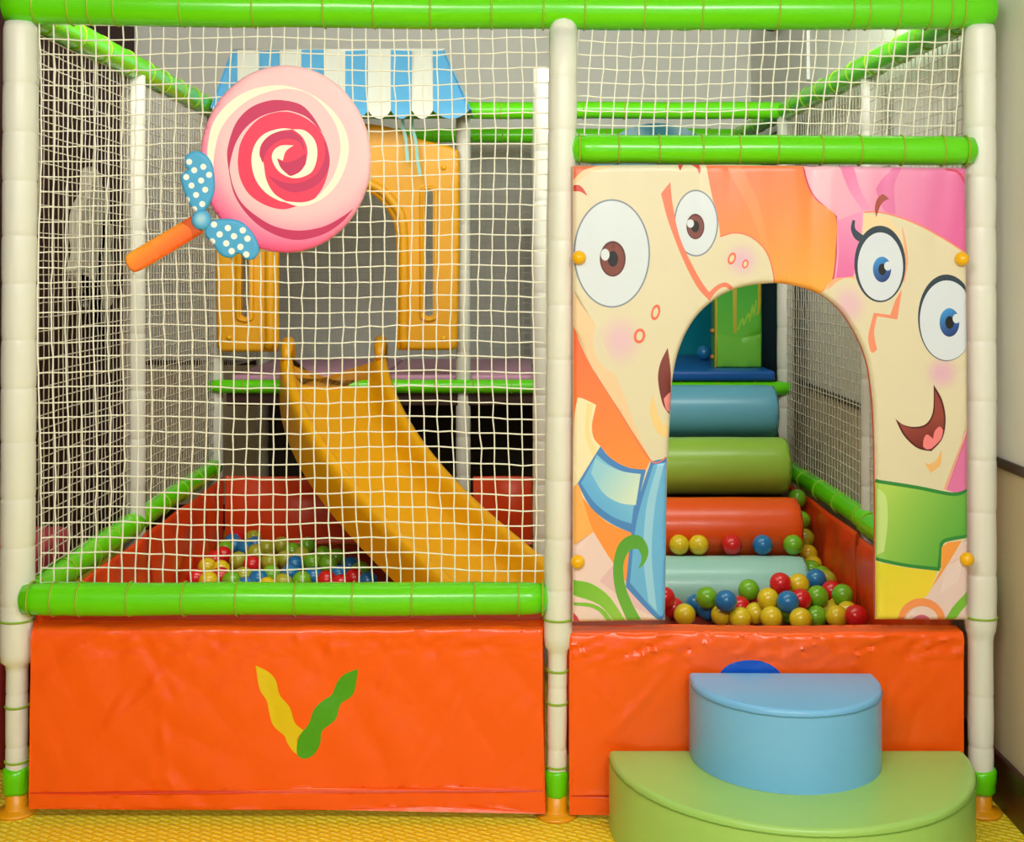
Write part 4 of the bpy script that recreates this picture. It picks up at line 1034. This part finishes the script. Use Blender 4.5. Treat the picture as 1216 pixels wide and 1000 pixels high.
leftpit = [('blue', 267, 642.6), ('blue', 274, 649), ('blue', 294, 651), ('blue', 301, 648), ('olive', 289, 633), ('green', 252, 651), ('red', 264, 660), ('olive', 283, 666), ('red', 305, 670), ('red', 272, 640), ('yellow', 245, 674), ('yellow', 259, 676),
           ('red', 232, 687), ('red', 262, 685), ('green', 275, 690), ('olive', 290, 685), ('blue', 307, 687), ('olive', 318, 668), ('olive', 318, 651), ('green', 322, 683), ('blue', 343, 681), ('blue', 350, 671), ('olive', 335, 665), ('green', 358, 690),
           ('olive', 358, 660), ('green', 371, 668), ('green', 384, 659), ('blue', 372, 685), ('red', 388, 689), ('green', 390, 670), ('green', 399, 662), ('blue', 403, 683), ('blue', 416, 672), ('red', 422, 687), ('olive', 333, 648), ('green', 347, 655),
           ('yellow', 246, 690), ('olive', 335, 693), ('red', 405, 694), ('green', 365, 648), ('olive', 303, 657), ('red', 240, 664), ('blue', 436, 690), ('green', 428, 678), ('yellow', 318, 697), ('blue', 292, 697)]
lp = []
for c, px, py in leftpit: lp.append(floor_ray(px, py, PF + BR))
lp = np.array(lp)
for it in range(300):
    d = lp[:, None] - lp[None]; d[..., 2] *= .05; L = np.linalg.norm(d, axis=2); np.fill_diagonal(L, 9)
    ov = np.clip(2 * BR + .001 - L, 0, None); lp += (d / L[..., None] * ov[..., None]).sum(1) * .35
    lp[:, 2] = PF + BR; lp[:, 0] = np.clip(lp[:, 0], -1.37 + BR, 9); lp[:, 1] = np.clip(lp[:, 1], .3, 2.41 - BR)
for c in ('yellow', 'green', 'blue', 'red', 'olive'):
    for (cc, px, py), q in zip(leftpit, lp):
        if cc == c: ball(c, q, f'{c} plastic ball in the dim pit behind the net left of the slide', f'{c} balls left of the slide')

# ------------------------------------------------------------------ light
def area_light(name, loc, size, power, col, target):
    l = bpy.data.lights.new(name, 'AREA'); l.shape = 'RECTANGLE'; l.size, l.size_y = size; l.energy = power; l.color = col
    o = bpy.data.objects.new(name, l); C.objects.link(o); o.location = loc
    o.rotation_euler = (Vector(target) - Vector(loc)).to_track_quat('-Z', 'Y').to_euler(); return o
area_light('ceiling_and_fill_lamp', (1.1, -3.3, 3.1), (1.4, .7), 89, (.97, 1, .98), (.4, 0, .9))
area_light('ceiling_and_fill_lamp', (-.9, -3.5, 3.1), (1.4, .7), 78, (1, .97, .90), (-.5, 0, .9))
area_light('ceiling_and_fill_lamp', (.7, .5, 3.15), (1.6, .9), 46, (.96, 1, .95), (.5, 4.1, 1.3))  # added fill lamp, turned to the back wall to brighten it
area_light('ceiling_and_fill_lamp', (-.9, .2, 3.15), (1.0, .9), 46, (1, .97, .90), (-1.9, 3.9, 1.4))  # added fill lamp for the back left corner and wall ornament
W = bpy.data.worlds.new('World'); bpy.context.scene.world = W; W.use_nodes = True
W.node_tree.nodes['Background'].inputs['Color'].default_value = (1, .99, .96, 1); W.node_tree.nodes['Background'].inputs['Strength'].default_value = .9

# ------------------------------------------------------------------ camera
cam = bpy.data.cameras.new('camera'); co = bpy.data.objects.new('camera', cam); C.objects.link(co)
co.location = (0, -D, CH); co.rotation_euler = (math.pi / 2, 0, 0)
cam.sensor_width = 36; cam.lens = 36 * F / 1216; cam.shift_x = 0; cam.shift_y = -(500 - HY) / 1216; cam.clip_start = .05
s = bpy.context.scene; s.camera = co
s.view_settings.view_transform = 'Standard'; s.view_settings.look = 'None'; s.view_settings.gamma = 1; s.view_settings.exposure = 0
